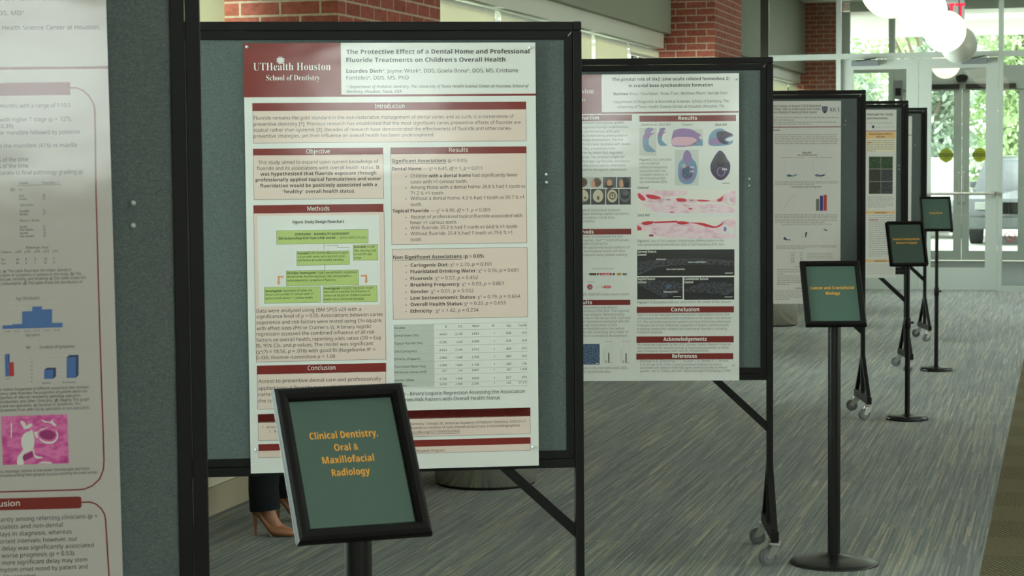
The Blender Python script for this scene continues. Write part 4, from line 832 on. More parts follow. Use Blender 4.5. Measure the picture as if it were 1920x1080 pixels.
heading(P, 1006, 430, 1183.5, 439.4, 'Methods', 1073, 438, 1113, 6.6, 'b'); heading(P, 1006, 562.8, 1181.9, 571.8, 'Results', 1076, 570.5, 1110, 6.6, 'b')
for i, (x0, x1, st) in enumerate([(1078, 1103.4, 0), (1104.2, 1129.4, 1), (1130.4, 1155.4, 2), (1156.8, 1182.9, 3)]):
    k = P.ink(); k.rect(x0, 332, x1, 352.2, CELL if st < 2 else FIBRE, 1); cx = (x0+x1)/2
    if st == 2: k.ell(cx, 343.5, 8, 11, HAIR_P, 2); k.ell(cx, 343, 4.8, 6.6, SKIN_P, 3); k.poly([(cx-9, 352), (cx-6, 348), (cx+6, 348), (cx+9, 352)], NIGHT, 4)
    else:
        d = -1 if st == 3 else -1; hm = NIGHT if st == 3 else HAIR_P; k.ell(cx+2, 342, 8.5, 8.5, hm, 2); k.poly([(cx-7, 338), (cx-3, 337), (cx-1, 349), (cx-7, 351), (cx-8.5, 345)], SKIN_P, 3)
        if st == 3: k.rect(cx+1, 342, cx+9.5, 352, NIGHT, 2)
    P.done(k, 'portrait_photo')
for i, (x0, x1, st) in enumerate([(1080, 1107, 0), (1108, 1135, 1), (1136.2, 1160, 2), (1161, 1182.7, 3)]):
    k = P.ink(); k.rect(x0, 354, x1, 383.6, NIGHT, 1); cx = (x0+x1)/2; m_ = FIBRE if st == 3 else BONE_P
    k.ell(cx, 367.5, 9.6, 12, m_, 2)
    if st == 0: k.ell(cx-3, 371, 2, 2.2, NIGHT, 3); k.ell(cx+4, 371, 2, 2.2, NIGHT, 3); k.rect(cx-4, 377, cx+4, 378, NIGHT, 3)
    if st == 1: k.poly([(cx-3, 368), (cx+3, 368), (cx+1.5, 371), (cx+3, 374), (cx-3, 374), (cx-1.5, 371)], NIGHT, 3)
    if st == 2: k.ell(cx, 367, 6.4, 7.5, HAIR_P, 3); k.ell(cx, 367, 4, 4.5, BONE_P, 4); k.ell(cx, 366, 1.6, 2.6, NIGHT, 5)
    if st == 3: k.ell(cx, 366, 8, 8, NIGHT, 3); k.ell(cx+1, 363, 5.6, 4, FIBRE, 4)
    P.done(k, 'skull_scan')
k = P.ink(); k.line([(1098, 514), (1178, 514)], 0.0007, GREYINK); k.rect(1104.9, 512, 1118.1, 516, HAIR_P, 3); k.rect(1124.2, 512, 1147.2, 516, STAINRED, 3); k.rect(1157, 512, 1164.5, 516, GOLD_P, 3); k.rect(1167.2, 512, 1175.1, 516, GREYINK, 3); k.text(1110.5, 505, 1150, 'Six2creER transgenic allele', 2.4, GREYINK)
for x in (1119.3, 1149.4): k.poly([(x, 512), (x+4.2, 512), (x+2, 516.4), (x, 516.4)], MGREEN, 3)
k.text(1127, 515.3, 1144, 'creER', 2.2, WHITEINK, 'b', 4)
k.text(1101, 529.6, 1113, 'Tomato', 2.2, GREYINK); k.ell(1106.1, 538.1, 5.1, 5.1, STAINRED, 3); k.ell(1107, 538.6, 2.8, 2.8, TEALINK, 4); k.line([(1118.5, 538), (1149, 538)], 0.0007, GREYINK); k.poly([(1128, 536.4), (1131, 538), (1128, 539.6)], GOLD_P, 3); k.rect(1132, 535.7, 1144.8, 540.3, STAINRED, 4); k.text(1133.4, 539, 1143.4, 'Tomato', 2.4, WHITEINK, 'b', 5); P.done(k, 'gene_diagram')
k = P.ink(); k.rect(1070, 645.2, 1124.5, 683.6, BLUEFL, 1); k.rect(1116.5, 681, 1123, 681.8, WHITEINK, 2); P.done(k, 'fluorescence_photo')
k = P.ink()
for x, o in ((1133, 0), (1165.4, 1)):
    k.line([(x, 655), (x, 680.4)], 0.0006, GREYINK); k.line([(x, 680.4), (x+16.5, 680.4)], 0.0006, GREYINK)
    k.rect(x+2.2, 674.5+o, x+5, 680.3, PALEINK, 2); k.rect(x+7, 661.4+o*0.8, x+9.8, 680.3, GREYINK, 2); k.rect(x+12, 679.7, x+14.8, 680.3, GREYINK, 2)
    k.line([(x+3.5, 673), (x+3.5, 646.5)], 0.0005, PALEINK); k.line([(x+3.5, 646.5), (x+13.8, 646.5)], 0.0005, PALEINK); k.line([(x+13.8, 646.5), (x+13.8, 678)], 0.0005, PALEINK); k.line([(x+3.5, 655), (x+8.4, 655)], 0.0005, PALEINK); k.text(x+1.5, 641, x+15, 'Resting zone' if not o else 'Hypertrophic', 2.0, GREYINK)
    for j in range(5): k.rect(x-2.2, 656+j*5, x-0.6, 656.6+j*5, GREYINK, 2)
P.done(k, 'bar_chart')
k = P.ink()
for x0, y, x1, s, st in [(1202.9, 235.9, 1256.9, 'Control vs. Six2 KO', 'i'), (1278.7, 235.9, 1298, 'Control', 'i'), (1340.8, 236, 1362.8, 'Six2 KO', 'bi'), (1195.7, 353.9, 1216.3, 'Control', 'bi'), (1195.7, 405.7, 1217.8, 'Six2 KO', 'bi')]: k.text(x0, y, x1, s, 4.2, INK, st)
k.lines(1199.3, (301.7, 308.5, 315.8, 322.6, 329.6, 336.4, 343.2), [(1259.3, '*Figure 5.* Six2-deficient'), (1235.9, 'mice exhibited'), (1251, 'midfacial hypoplasia'), (1247.8, 'associated with the'), (1251.9, 'complete absence of'), (1247.2, 'the intersphenoidal'), (1250.4, 'synchondrosis (ISS)')], 4.4, GREYINK)
k.lines(1195.5, (454, 461), [(1356.5, '*Figure 6.* Loss of _Six2_ impairs chondrocyte differentiation in the'), (1359, 'intersphenoidal synchondrosis (ISS) of _Six2_ knockout (KO) mice.')], 4.4, GREYINK); k.text(1195, 568.9, 1370, '*Figure 7.* Six2-positive cells are observed in the center of the sutures', 4.4, GREYINK); P.done(k, 'caption_text')
k = P.ink(); k.rect(1198.8, 240, 1231, 292, GRID, 1)
for dx, sc_ in ((0, 1.0), (27, 0.74)):
    q = lambda pts, m, L: k.poly([(1208+dx+(x-1208)*sc_, 240+(y-240)*sc_) for x, y in pts], m, L)
    q([(1210, 243), (1216, 239.5), (1224, 240.5), (1225, 244), (1221, 247), (1220.5, 253), (1216, 262), (1216, 270), (1222, 277), (1230, 284.5), (1221, 282), (1214, 285), (1207.5, 279), (1205, 268), (1206, 256), (1209, 249)], VIOLET, 3)
    q([(1206, 262), (1216, 262), (1216, 270), (1221, 277), (1229, 284), (1214, 285), (1207.5, 279)], TEALINK, 4); q([(1220, 251), (1226, 248), (1227, 249.2), (1221, 254)], VIOLET, 4); q([(1211, 243), (1216, 240.5), (1218, 244), (1213, 247)], TEALINK, 4)
P.done(k, 'embryo_photo')
k = P.ink(); k.rect(1261.3, 243, 1318, 274, GRID, 1); k.poly([(1261.5, 250), (1268, 243), (1280, 240.8), (1296, 242.6), (1306, 248), (1314, 253), (1310, 258), (1314, 262), (1306, 267), (1298, 273.5), (1261.5, 273.5)], VIOLET, 2); k.poly([(1264, 258), (1300, 258), (1306, 266), (1298, 272), (1262, 272)], ROSE, 3); k.poly([(1290, 273), (1305, 266), (1317.5, 261), (1317.5, 273)], TEALINK, 3); P.done(k, 'snout_photo')
k = P.ink(); k.poly([(1329, 258), (1334, 248), (1343, 242), (1353, 241), (1362, 246), (1369, 249), (1374.6, 252), (1373.5, 256), (1364, 259), (1361, 262), (1368, 265), (1374.5, 263), (1372, 269), (1362, 272.5), (1331, 273)], TEALINK, 2); k.poly([(1344, 248), (1358, 246), (1369, 249.5), (1374, 253), (1363, 258), (1358, 263), (1366, 268), (1356, 270), (1346, 262)], DARKV, 3); k.poly([(1331, 262), (1345, 258), (1352, 270), (1332, 272)], VIOLET, 3); k.ell(1354, 250.5, 3, 3, NIGHT, 4); P.done(k, 'snout_photo')
k = P.ink(); k.rect(1265.3, 281, 1310, 347.5, GRID, 1); k.poly([(1288, 281), (1295, 287), (1298, 297), (1305, 306), (1307, 322), (1303, 336), (1296, 344), (1284, 345), (1274, 338), (1271, 322), (1273, 306), (1280, 297), (1282, 287)], TEALINK, 2); k.poly([(1288, 282), (1294, 288), (1296, 298), (1291, 306), (1285, 306), (1281, 298), (1283, 288)], VIOLET, 3); k.ell(1288.5, 324, 13.5, 15.5, VIOLET, 3); k.ell(1288.5, 324, 10, 11.5, BLUEFL, 4); k.ell(1282, 311, 4.5, 4, PALEINK, 5); k.text(1294, 315, 1301, 'ISS', 3, WHITEINK, 'b', 6); k.text(1293, 323, 1301.5, 'SOS', 3, WHITEINK, 'b', 6); P.done(k, 'skull_photo')
k = P.ink(); k.rect(1330, 283, 1373, 346, PAPER, 1); k.poly([(1350, 282), (1358, 288), (1363, 297), (1369, 308), (1368, 322), (1361, 333), (1352, 338), (1343, 335), (1334, 324), (1332, 310), (1337, 298), (1343, 288)], DARKV, 2); k.ell(1351, 302, 8, 13, NIGHT, 3); k.ell(1352, 322, 8, 9, VIOLET, 3); k.ell(1352, 322, 6.5, 7.5, DARKV, 4); k.text(1354, 319, 1363, 'SOS', 3, WHITEINK, 'b', 5); k.rect(1354, 343, 1368.5, 343.8, INK, 2); P.done(k, 'skull_photo')
zx = lambda pts: [(1080+x/4.695, 290+y/4.695) for x, y in pts]
k = P.ink(); k.rect(1194.6, 356.5, 1379.7, 399.3, SLIDE, 1); k.clip = (1194.6, 356.5, 1379.7, 399.3)
k.poly(zx([(540, 400), (600, 430), (760, 440), (900, 430), (1050, 440), (1300, 440), (1385, 510), (760, 511), (640, 470), (560, 420)]), TISSUE, 2); k.poly(zx([(545, 345), (590, 330), (680, 370), (900, 385), (1090, 395), (1210, 400), (1310, 345), (1400, 320), (1403, 440), (1330, 440), (1250, 415), (1000, 428), (760, 432), (620, 420), (545, 370)]), TISSUE, 3)
k.poly(zx([(590, 316), (960, 318), (940, 360), (760, 372), (640, 352)]), TISSUE, 2)
for pts in ([(618, 352), (665, 352), (740, 372), (735, 390), (680, 393), (630, 378)], [(548, 340), (575, 350), (612, 392), (585, 405), (548, 375)], [(885, 385), (930, 383), (970, 395), (965, 412), (905, 415), (885, 402)], [(1065, 398), (1120, 396), (1185, 405), (1150, 412), (1080, 410)], [(1240, 398), (1300, 362), (1285, 410), (1250, 414)], [(825, 500), (865, 505), (860, 511), (830, 511)], [(990, 470), (1030, 470), (1015, 482), (992, 480)]): k.poly(zx(pts), STAINRED, 4)
k.poly(zx([(1010, 500), (1190, 470), (1330, 500), (1190, 480), (1020, 506)]), PAPER, 5); k.poly(zx([(1330, 400), (1345, 372), (1352, 405), (1385, 425), (1395, 438), (1350, 430)]), PAPER, 5); k.text(1250, 376, 1257, 'PS', 2.6, INK, 'b', 6); k.text(1293, 377, 1300, 'BS', 2.6, INK, 'b', 6); P.done(k, 'tissue_strip')
k = P.ink(); k.rect(1194, 407.8, 1379, 447.2, SLIDE, 1); k.clip = (1194, 407.8, 1379, 447.2)
k.poly(zx([(540, 600), (700, 590), (900, 585), (1100, 600), (1230, 630), (1300, 580), (1402, 575), (1402, 735), (1000, 735), (800, 730), (640, 690), (540, 660)]), TISSUE, 2)
for pts in ([(578, 598), (640, 585), (690, 592), (660, 612), (600, 620)], [(540, 622), (575, 640), (580, 662), (540, 668)], [(890, 592), (940, 586), (1000, 602), (940, 615), (895, 608)], [(690, 590), (890, 580), (900, 596), (690, 604)], [(1000, 600), (1110, 600), (1200, 626), (1240, 628), (1300, 596), (1270, 630), (1220, 645), (1150, 635), (1060, 610)]): k.poly(zx(pts), STAINRED, 3)
for cx, cy, rx, ry in ((1312, 655, 30, 42), (1368, 675, 30, 34)): k.ell(1080+cx/4.695, 290+cy/4.695, rx/4.695, ry/4.695, PAPER, 4)
k.ell(1080+1312/4.695, 290+655/4.695, 3, 4.6, VIOLET, 5); k.poly(zx([(920, 655), (990, 638), (960, 652)]), PAPER, 4); k.poly(zx([(560, 690), (640, 665), (650, 700), (600, 715)]), SLIDE, 4); k.ell(1221, 441.5, 4.5, 2.2, PLUM, 5); k.poly(zx([(850, 735), (960, 715), (1080, 725), (950, 722)]), PAPER, 4); P.done(k, 'tissue_strip')
for (x0, y0, x1, y1, l1, e1, marks) in [(1194.6, 468.5, 1377.1, 516.8, 'Coronal Suture', 1230.4, [(1231, 487.3, 1249, 'Periosteum'), (1291, 492.6, 1324, 'Suture mesenchyme'), (1250, 506, 1284, 'Dura mater interface')]), (1194.7, 520, 1280, 561, 'Sagittal Suture', 1228.2, [(1244, 548.5, 1270.5, 'Osteogenic front')]), (1282.2, 520, 1376.7, 561.6, 'Lambdoidal Suture', 1327.8, [])]:
    k = P.ink(); k.rect(x0, y0, x1, y1, NIGHT, 1); k.clip = (x0, y0, x1, y1); w_ = x1-x0; h_ = y1-y0
    if w_ > 150: k.poly([(x0+4, y0+22), (x0+60, y0+17), (x0+120, y0+17), (x1-1, y0+21), (x1-1, y0+29), (x0+120, y0+27), (x0+60, y0+30), (x0+20, y0+38), (x0+2, y0+46), (x0+2, y0+30)], FLUOR, 2); k.line([(x0+2, y0+46), (x0+30, y0+34)], 0.0012, TEALINK, 3); k.line([(x0+60, y0+17.5), (x0+120, y0+16.5), (x1-2, y0+20.5)], 0.0008, FIBRE, 3)
    elif 'Sag' in l1: k.poly([(x0+2, y0+14), (x0+25, y0+6), (x0+80, y0+10), (x0+84, y0+22), (x0+60, y0+34), (x0+48, y0+39), (x0+30, y0+28), (x0+10, y0+18)], FLUOR, 2); k.ell(x0+59, y0+17, 6, 3.6, BLUEFL, 3, 20, 0.3)
    else: k.poly([(x0+2, y0+24), (x0+30, y0+11), (x0+70, y0+9), (x0+93, y0+14), (x0+92, y0+26), (x0+74, y0+33), (x0+40, y0+29), (x0+10, y0+27)], FLUOR, 2); k.line([(x0+92, y0+22), (x0+84, y0+31), (x0+72, y0+33)], 0.001, FIBRE, 3)
    k.text(x0+1, y0+5.2, e1, l1, 4.2, WHITEINK, 'b', 4); k.text(x0+1, y0+11, x0+17.5, 'Control', 4.0, WHITEINK, 'bi', 4)
    for mx, my, mx1, s in marks: k.text(mx, my, mx1, s, 2.6, WHITEINK, 'b', 4)
    k.rect(x1-18, y1-5.2, x1-3, y1-4.4, WHITEINK, 4); P.done(k, 'micrograph')
heading(P, 1193.8, 575.2, 1376.2, 585.8, 'Conclusion', 1258.4, 583.8, 1311, 7.0, 'b'); heading(P, 1193.3, 630.9, 1375.8, 642, 'Acknowledgements', 1244, 639.3, 1324.9, 7.0, 'b'); heading(P, 1193, 663, 1374.9, 673.6, 'References', 1260.7, 671.1, 1306.7, 7.0, 'b')
k = P.ink(); k.lines(1195, (592.4, 599.1, 605.6, 612.2, 618.9, 625.1), [(1367.8, 'Six2 is a cranial base synchondrosis-specific transcription factor that'), (1370, 'orchestrates the endochondral ossification of the neural crest-derived'), (1370, 'ISS. The restricted expression pattern and loss-of-function phenotype'), (1367.1, 'implicate Six2 in the differential regulation of distinct synchondroses,'), (1362.7, 'providing mechanistic insights into craniofacial disorders, including'), (1242.9, 'midfacial dysplasia.')], 4.4, GREYINK)
k.lines(1195, (648.4, 654.4, 660.2), [(1370.7, 'This study was supported by the UTSD Summer Student Research Program'), (1366.7, 'and a grant from the National Institute of Health/National Institute of Dental'), (1328.2, 'and Craniofacial Research (NIH/ NIDCR) (R35DE034248)')], 4.2, GREYINK, 'i')
k.text(1193.8, 679.1, 1195.4, '1.', 4.2, GREYINK); k.lines(1200, (679.1, 685.6, 691.6, 697.8), [(1366.2, 'Hufnagel, R. B., Zimmerman, S. L., Krueger, L. A., Bender, P. L., Ahmed,'), (1353.3, 'Z. M., & Saal, H. M. (2016). A new frontonasal dysplasia syndrome'), (1363.3, 'associated with deletion of the SIX2 gene. _American journal of medical_'), (1369.3, '_genetics. Part A, 170A_(2), 437\u2013491. https://doi.org/10.1002/ajmg.a.37441')], 4.2, GREYINK); P.done(k, 'text_panel')
PC = P
# ------------------------------------------------------------ poster on board D
P = Poster('D', (1321, 190.5), (1576.8, 189), (1575.6, 569), (1321, 570.5), 'pale poster with a shield crest and small red, blue and grey bars')
k = P.ink(); k.text(1446, 201.1, 1538.9, 'l Intro Assays to Assess CXCL8-Mediated', 4.4, GREYINK, 'b'); k.text(1446, 206.9, 1538.6, 'ral Killer Cells to Understand Anti-Tumor', 4.4, GREYINK, 'b'); k.text(1446, 212.7, 1532, 'ration Models of Head and Neck Cancer', 4.4, GREYINK, 'b')
k.blur_lines(1450, 1572, (220.3, 225), 2.4, PALEINK, 3, 3, 0.34); k.blur_lines(1450, 1569, (229, 232.6), 1.8, PALEINK, 4, 3, 0.6)
a = k.p.px(1500, 237.4); c_ = k.p.px(1500, 239); k.rl(0, c_[1], P.w, a[1], MAROON); P.done(k, 'title_text')
k = P.ink(); k.poly([(1541.3, 199.6), (1551.8, 199.6), (1551.8, 207), (1550, 210.5), (1546.5, 212.8), (1543, 210.5), (1541.3, 207)], NAVY, 2); k.line([(1542.2, 206.5), (1546.5, 203), (1551, 206.5)], 0.0035, PALEINK, 3); k.line([(1542.8, 209.5), (1546.5, 206.4), (1550.2, 209.5)], 0.002, PALEINK, 3)
for x in (1544, 1549): k.ell(x, 202, 0.9, 0.8, PALEINK, 3, 8)
k.text(1555.6, 209.2, 1575.4, 'RICE', 7.2, NAVY, 's', 3, -0.015); P.done(k, 'crest_logo')
k = P.ink(); k.text(1443, 245.7, 1462, 'uction', 3.6, INK, 'b'); k.blur_lines(1452, 1571, (252.6, 256.7, 260.6, 264.7, 268.9), 2.2, PALEINK, 5); P.done(k, 'text_panel'); k = P.ink()
k.text(1504.6, 288, 1521.3, 'Results', 3.6, INK, 'b'); k.text(1495.8, 292.2, 1532, 'NK Cell Differentiation', 2.8, INK, 'b'); k.blur_lines(1464, 1508, (295.4,), 1.6, PALEINK, 6); k.blur_lines(1518, 1560, (295.4,), 1.6, PALEINK, 7) ; P.done(k, 'chart_heading'); k = P.ink()
k.blur_lines(1453, 1571, (340.3, 343, 346), 1.7, PALEINK, 8, 3, 0.62); P.done(k, 'text_panel'); k = P.ink()
k.text(1483, 352, 1540, 'CXCL8-Mediated NK Cell Migration', 3.2, GREYINK, 'b'); P.done(k, 'chart_heading'); k = P.ink()
k.blur_lines(1453, 1570, (402.6, 405.4, 408, 411, 414, 417), 1.8, PALEINK, 9, 3, 0.8); P.done(k, 'text_panel'); k = P.ink()
k.text(1465, 422.4, 1560, 'Tumor and NK Cell Identification in MDC / NK Co-Cultures', 3.2, PALEINK, 'b'); P.done(k, 'chart_heading'); k = P.ink()
k.blur_lines(1455, 1570, (460.4, 463.2, 466), 1.8, PALEINK, 10, 3, 0.5); P.done(k, 'text_panel'); k = P.ink()
k.blur_lines(1513, 1562, (475, 478, 481, 484), 1.5, PALEINK, 11); P.done(k, 'text_panel'); k = P.ink()
k.text(1490, 501.5, 1530, 'Future Directions', 3.4, PALEINK, 'bi'); k.blur_lines(1457, 1570, (505.4, 509.6, 513.4), 2.0, PALEINK, 12, 3, 0.1); k.blur_lines(1457, 1570, (517.4, 521.4, 525.4, 529.4, 533), 2.0, PALEINK, 13, 3, 0.2); P.done(k, 'text_panel'); k = P.ink()
k.text(1491, 542, 1540, 'Acknowledgements', 3.2, GREYINK, 'bi'); k.blur_lines(1453, 1570, (545.6, 549.4, 553.2, 557, 561), 1.9, PALEINK, 14, 3, 0.24); P.done(k, 'text_panel')
k = P.ink()
for x0, x1, m0, m1 in ((1468, 1502, TEALINK, MGREEN), (1521, 1556, NAVY, TEALINK)):
    k.line([(x0+4, 300), (x0+4, 333.5)], 0.0012, CELL); k.line([(x0+4, 333.5), (x1+1, 333.5)], 0.0012, CELL); k.line([(x0+20, 300), (x0+20, 326)], 0.001, CELL); k.line([(x0+27, 300), (x0+27, 330)], 0.001, CELL)
    k.poly([(x0+6.5, 328), (x0+12, 326.8), (x0+18, 328.5), (x0+25, 326.6), (x0+26.5, 328.2), (x0+20, 331), (x0+9, 331.2)], m0, 3); k.poly([(x0+8, 329), (x0+15, 328.2), (x0+16, 330.6), (x0+9, 330.8)], m1, 4)
P.done(k, 'scatter_plots'); k = P.ink()
k.line([(1463, 361), (1463, 396)], 0.001, CELL); k.line([(1468.3, 393), (1474, 384), (1481, 371.5), (1489, 365.5)], 0.0014, PALEINK, 3); k.line([(1489, 360), (1489, 371)], 0.001, PALEINK); P.done(k, 'line_chart'); k = P.ink(); k.line([(1523, 361), (1523, 396)], 0.001, CELL)
k.rect(1530, 373, 1536.1, 395.2, GREYINK, 3); k.rect(1537.3, 366.9, 1543.2, 395.2, gloss('royal_blue_bar_print', (44, 54, 140)), 3); k.rect(1544.2, 365.4, 1550.2, 395.2, gloss('brick_red_bar_print', (190, 66, 46)), 3)
P.done(k, 'bar_chart'); k = P.ink()
k.poly([(1469, 446), (1471, 444), (1474, 446), (1475, 448.4), (1482.5, 449.2), (1482, 450.6), (1474, 450.4), (1469.5, 449.4)], NAVY, 3); k.poly([(1509.5, 444.6), (1510, 436), (1512, 434), (1513.6, 436), (1511.4, 444.8)], NAVY, 3); k.poly([(1543, 428), (1550, 431), (1551.4, 432.6), (1549, 433.6), (1545.6, 431)], NAVY, 3)
for x in (1461, 1504, 1542): k.line([(x, 428), (x, 455)], 0.001, CELL); k.line([(x, 455), (x+28, 455)], 0.001, CELL)
P.done(k, 'scatter_plots'); k = P.ink()
k.box_line(1477, 473, 1508, 494, PAPER, CELL, 1); k.line([(1497, 473), (1497, 494)], 0.001, CELL, 3)
for y in (473.8, 478, 482, 486, 490): k.rect(1482, y, 1490, y+1.6, PALEINK, 3); k.rect(1500, y, 1504.5, y+1.6, PALEINK, 3)
P.done(k, 'data_table')
# ------------------------------------------------------------ poster on board E
P = Poster('E', (1469, 206.5), (1679.7, 205.4), (1680, 521), (1469, 522), 'poster with orange heading bands and a dark green micrograph grid, on the fourth board')
k = P.ink(); k.text(1621, 216.2, 1674.5, 'e Hydrogel for Study', 3.6, INK, 'b'); k.text(1621, 223.6, 1664, 'n and Innervation', 3.6, INK, 'b'); k.blur_lines(1626, 1674, (230.6,), 1.6, PALEINK, 21); k.blur_lines(1642, 1677, (238.6,), 1.6, CELL, 22)
a = k.p.px(1640, 245.2); c_ = k.p.px(1640, 246.4); k.rl(0, c_[1], P.w, a[1], MAROON); k.poly([(1634.8, 235.6), (1639.4, 235.6), (1639.4, 239), (1637.1, 241.2), (1634.8, 239)], NAVY, 2); P.done(k, 'title_text')
k = P.ink(); k.rect(1600, 247.4, 1678.8, 259.2, ORANGE, 1); k.text(1629.8, 252.8, 1671.6, 'Mesenchymal cells in', 3.0, INK, 'b'); k.text(1643, 257.8, 1658.6, 'hydrogel', 3.0, INK, 'b'); P.done(k, 'orange_band')
k = P.ink(); k.rect(1600, 261, 1677.7, 284.4, CREAMP, 1); k.blur_lines(1625, 1676.5, (263.4, 267.4, 271.4, 275.4, 279.2, 282.8), 1.9, PALEINK, 23, 3, 0.3); k.rect(1625, 266.6, 1634, 268.2, REDINK, 4); P.done(k, 'text_panel')
k = P.ink(); k.rect(1629.2, 293.5, 1673.7, 363, PALEINK, 1)
for r_ in range(3):
    for c2 in range(2): k.rect(1629.4+c2*22.5, 293.7+r_*23.6, 1629.4+c2*22.5+21.8, 293.7+r_*23.6+22.6, GREENFL if r_ == 0 else (FLUOR if c2 else MDARK), 2)
rd = random.Random(4)
for i in range(60): k.ell(rd.uniform(1630, 1673), rd.uniform(294, 362), 0.35, 0.35, gloss('micrograph_bright_speck', (150, 170, 90)) if i % 3 else WHITEINK, 3, 6)
P.done(k, 'micrograph_grid')
k = P.ink(); k.blur_lines(1627, 1675, [368+i*2.9 for i in range(8)], 1.4, PALEINK, 24, 3, 0.7); P.done(k, 'text_panel'); k = P.ink(); k.blur_lines(1629, 1676, [404+i*4.0 for i in range(20)], 1.7, PALEINK, 25, 3, 0.5); k.rect(1629, 411.4, 1646, 413, REDINK, 4); P.done(k, 'text_panel'); k = P.ink(); k.blur_lines(1626, 1675, [497+i*3.2 for i in range(6)], 1.3, CELL, 26); P.done(k, 'text_panel')
k = P.ink(); k.rect(1600, 395.8, 1678, 400.9, ORANGE, 1); k.text(1640, 400, 1662, 'Conclusions', 2.6, INK, 'b'); P.done(k, 'orange_band')
k = P.ink(); k.rect(1600, 486.7, 1677.5, 491.4, ORANGE, 1); k.text(1640, 490.6, 1662, 'References', 2.6, INK, 'b'); P.done(k, 'orange_band')
P = Poster('F', (1530, 218.6), (1708.6, 218), (1709, 491), (1530, 491.5), 'poster showing only a pale sliver beside the bare felt of the last board')
k = P.ink(); a = k.p.px(1700, 252.6); c_ = k.p.px(1700, 253.8); k.rl(0, c_[1], P.w, a[1], MAROON); P.done(k, 'header_rule')
# ------------------------------------------------------------ push pins
def pin(pos, n, label):
    n = Vector(n).normalized(); z = n; x = Vector((0, 0, 1)).cross(z).normalized(); y = z.cross(x)
    m = Matrix(((x.x, y.x, z.x, pos.x), (x.y, y.y, z.y, pos.y), (x.z, y.z, z.z, pos.z), (0, 0, 0, 1)))
    t = thing('push_pin', label, 'push pin', group='clear push pins'); t.matrix_world = m
    MB().lathe([(0.0, 0.0), (0.0042, 0.0), (0.0044, 0.0012), (0.0024, 0.0022), (0.0021, 0.0065), (0.0036, 0.0078), (0.0037, 0.0090), (0.0, 0.0098)], CLEAR, n=18).build('pin_head', t)
    MB().tube((0, 0, -0.007), (0, 0, 0.0), 0.0006, 0.0006, CHROME, 6).build('pin_needle', t)
for key, off, x, y, lab in [('A', -0.008, 250, 381, 'upper clear pin stuck in the felt beside the tissue photograph poster'), ('A', -0.008, 250, 423, 'lower clear pin stuck in the felt beside the tissue photograph poster'),
    ('B', -0.020, 463, 88, 'clear pin in the maroon top corner of the large poster'), ('B', -0.020, 993.5, 90, 'clear pin in the white top right corner of the large poster'), ('B', -0.020, 999, 838, 'clear pin in the bottom right corner of the large poster'), ('B', -0.020, 480, 843.5, 'clear pin in the bottom left corner of the large poster'),
    ('B', -0.008, 1024, 327, 'upper of two clear pins in the felt right of the large poster'), ('B', -0.008, 1024.5, 342, 'lower of two clear pins in the felt right of the large poster'), ('C', -0.020, 1381, 148.5, 'clear pin in the top right corner of the mouse skull poster'), ('C', -0.020, 1375, 684, 'clear pin near the lower right corner of the mouse skull poster'),
    ('C', -0.008, 1405, 335, 'upper clear pin in the felt right of the mouse skull poster'), ('C', -0.008, 1405, 348, 'lower clear pin in the felt right of the mouse skull poster'), ('D', -0.008, 1585, 226, 'upper clear pin in the felt right of the crest poster'), ('D', -0.008, 1584, 234, 'lower clear pin in the felt right of the crest poster'),
    ('E', -0.008, 1685.5, 310.5, 'upper clear pin in the felt right of the orange banded poster'), ('E', -0.008, 1685.5, 317.5, 'lower clear pin in the felt right of the orange banded poster'), ('F', -0.008, 1715.5, 272, 'clear pin in the bare felt of the last board')]:
    pl = board_plane(key, off); u, v = pl.px(x, y); pin(pl.o+pl.u*u+pl.v*v, pl.n, lab)
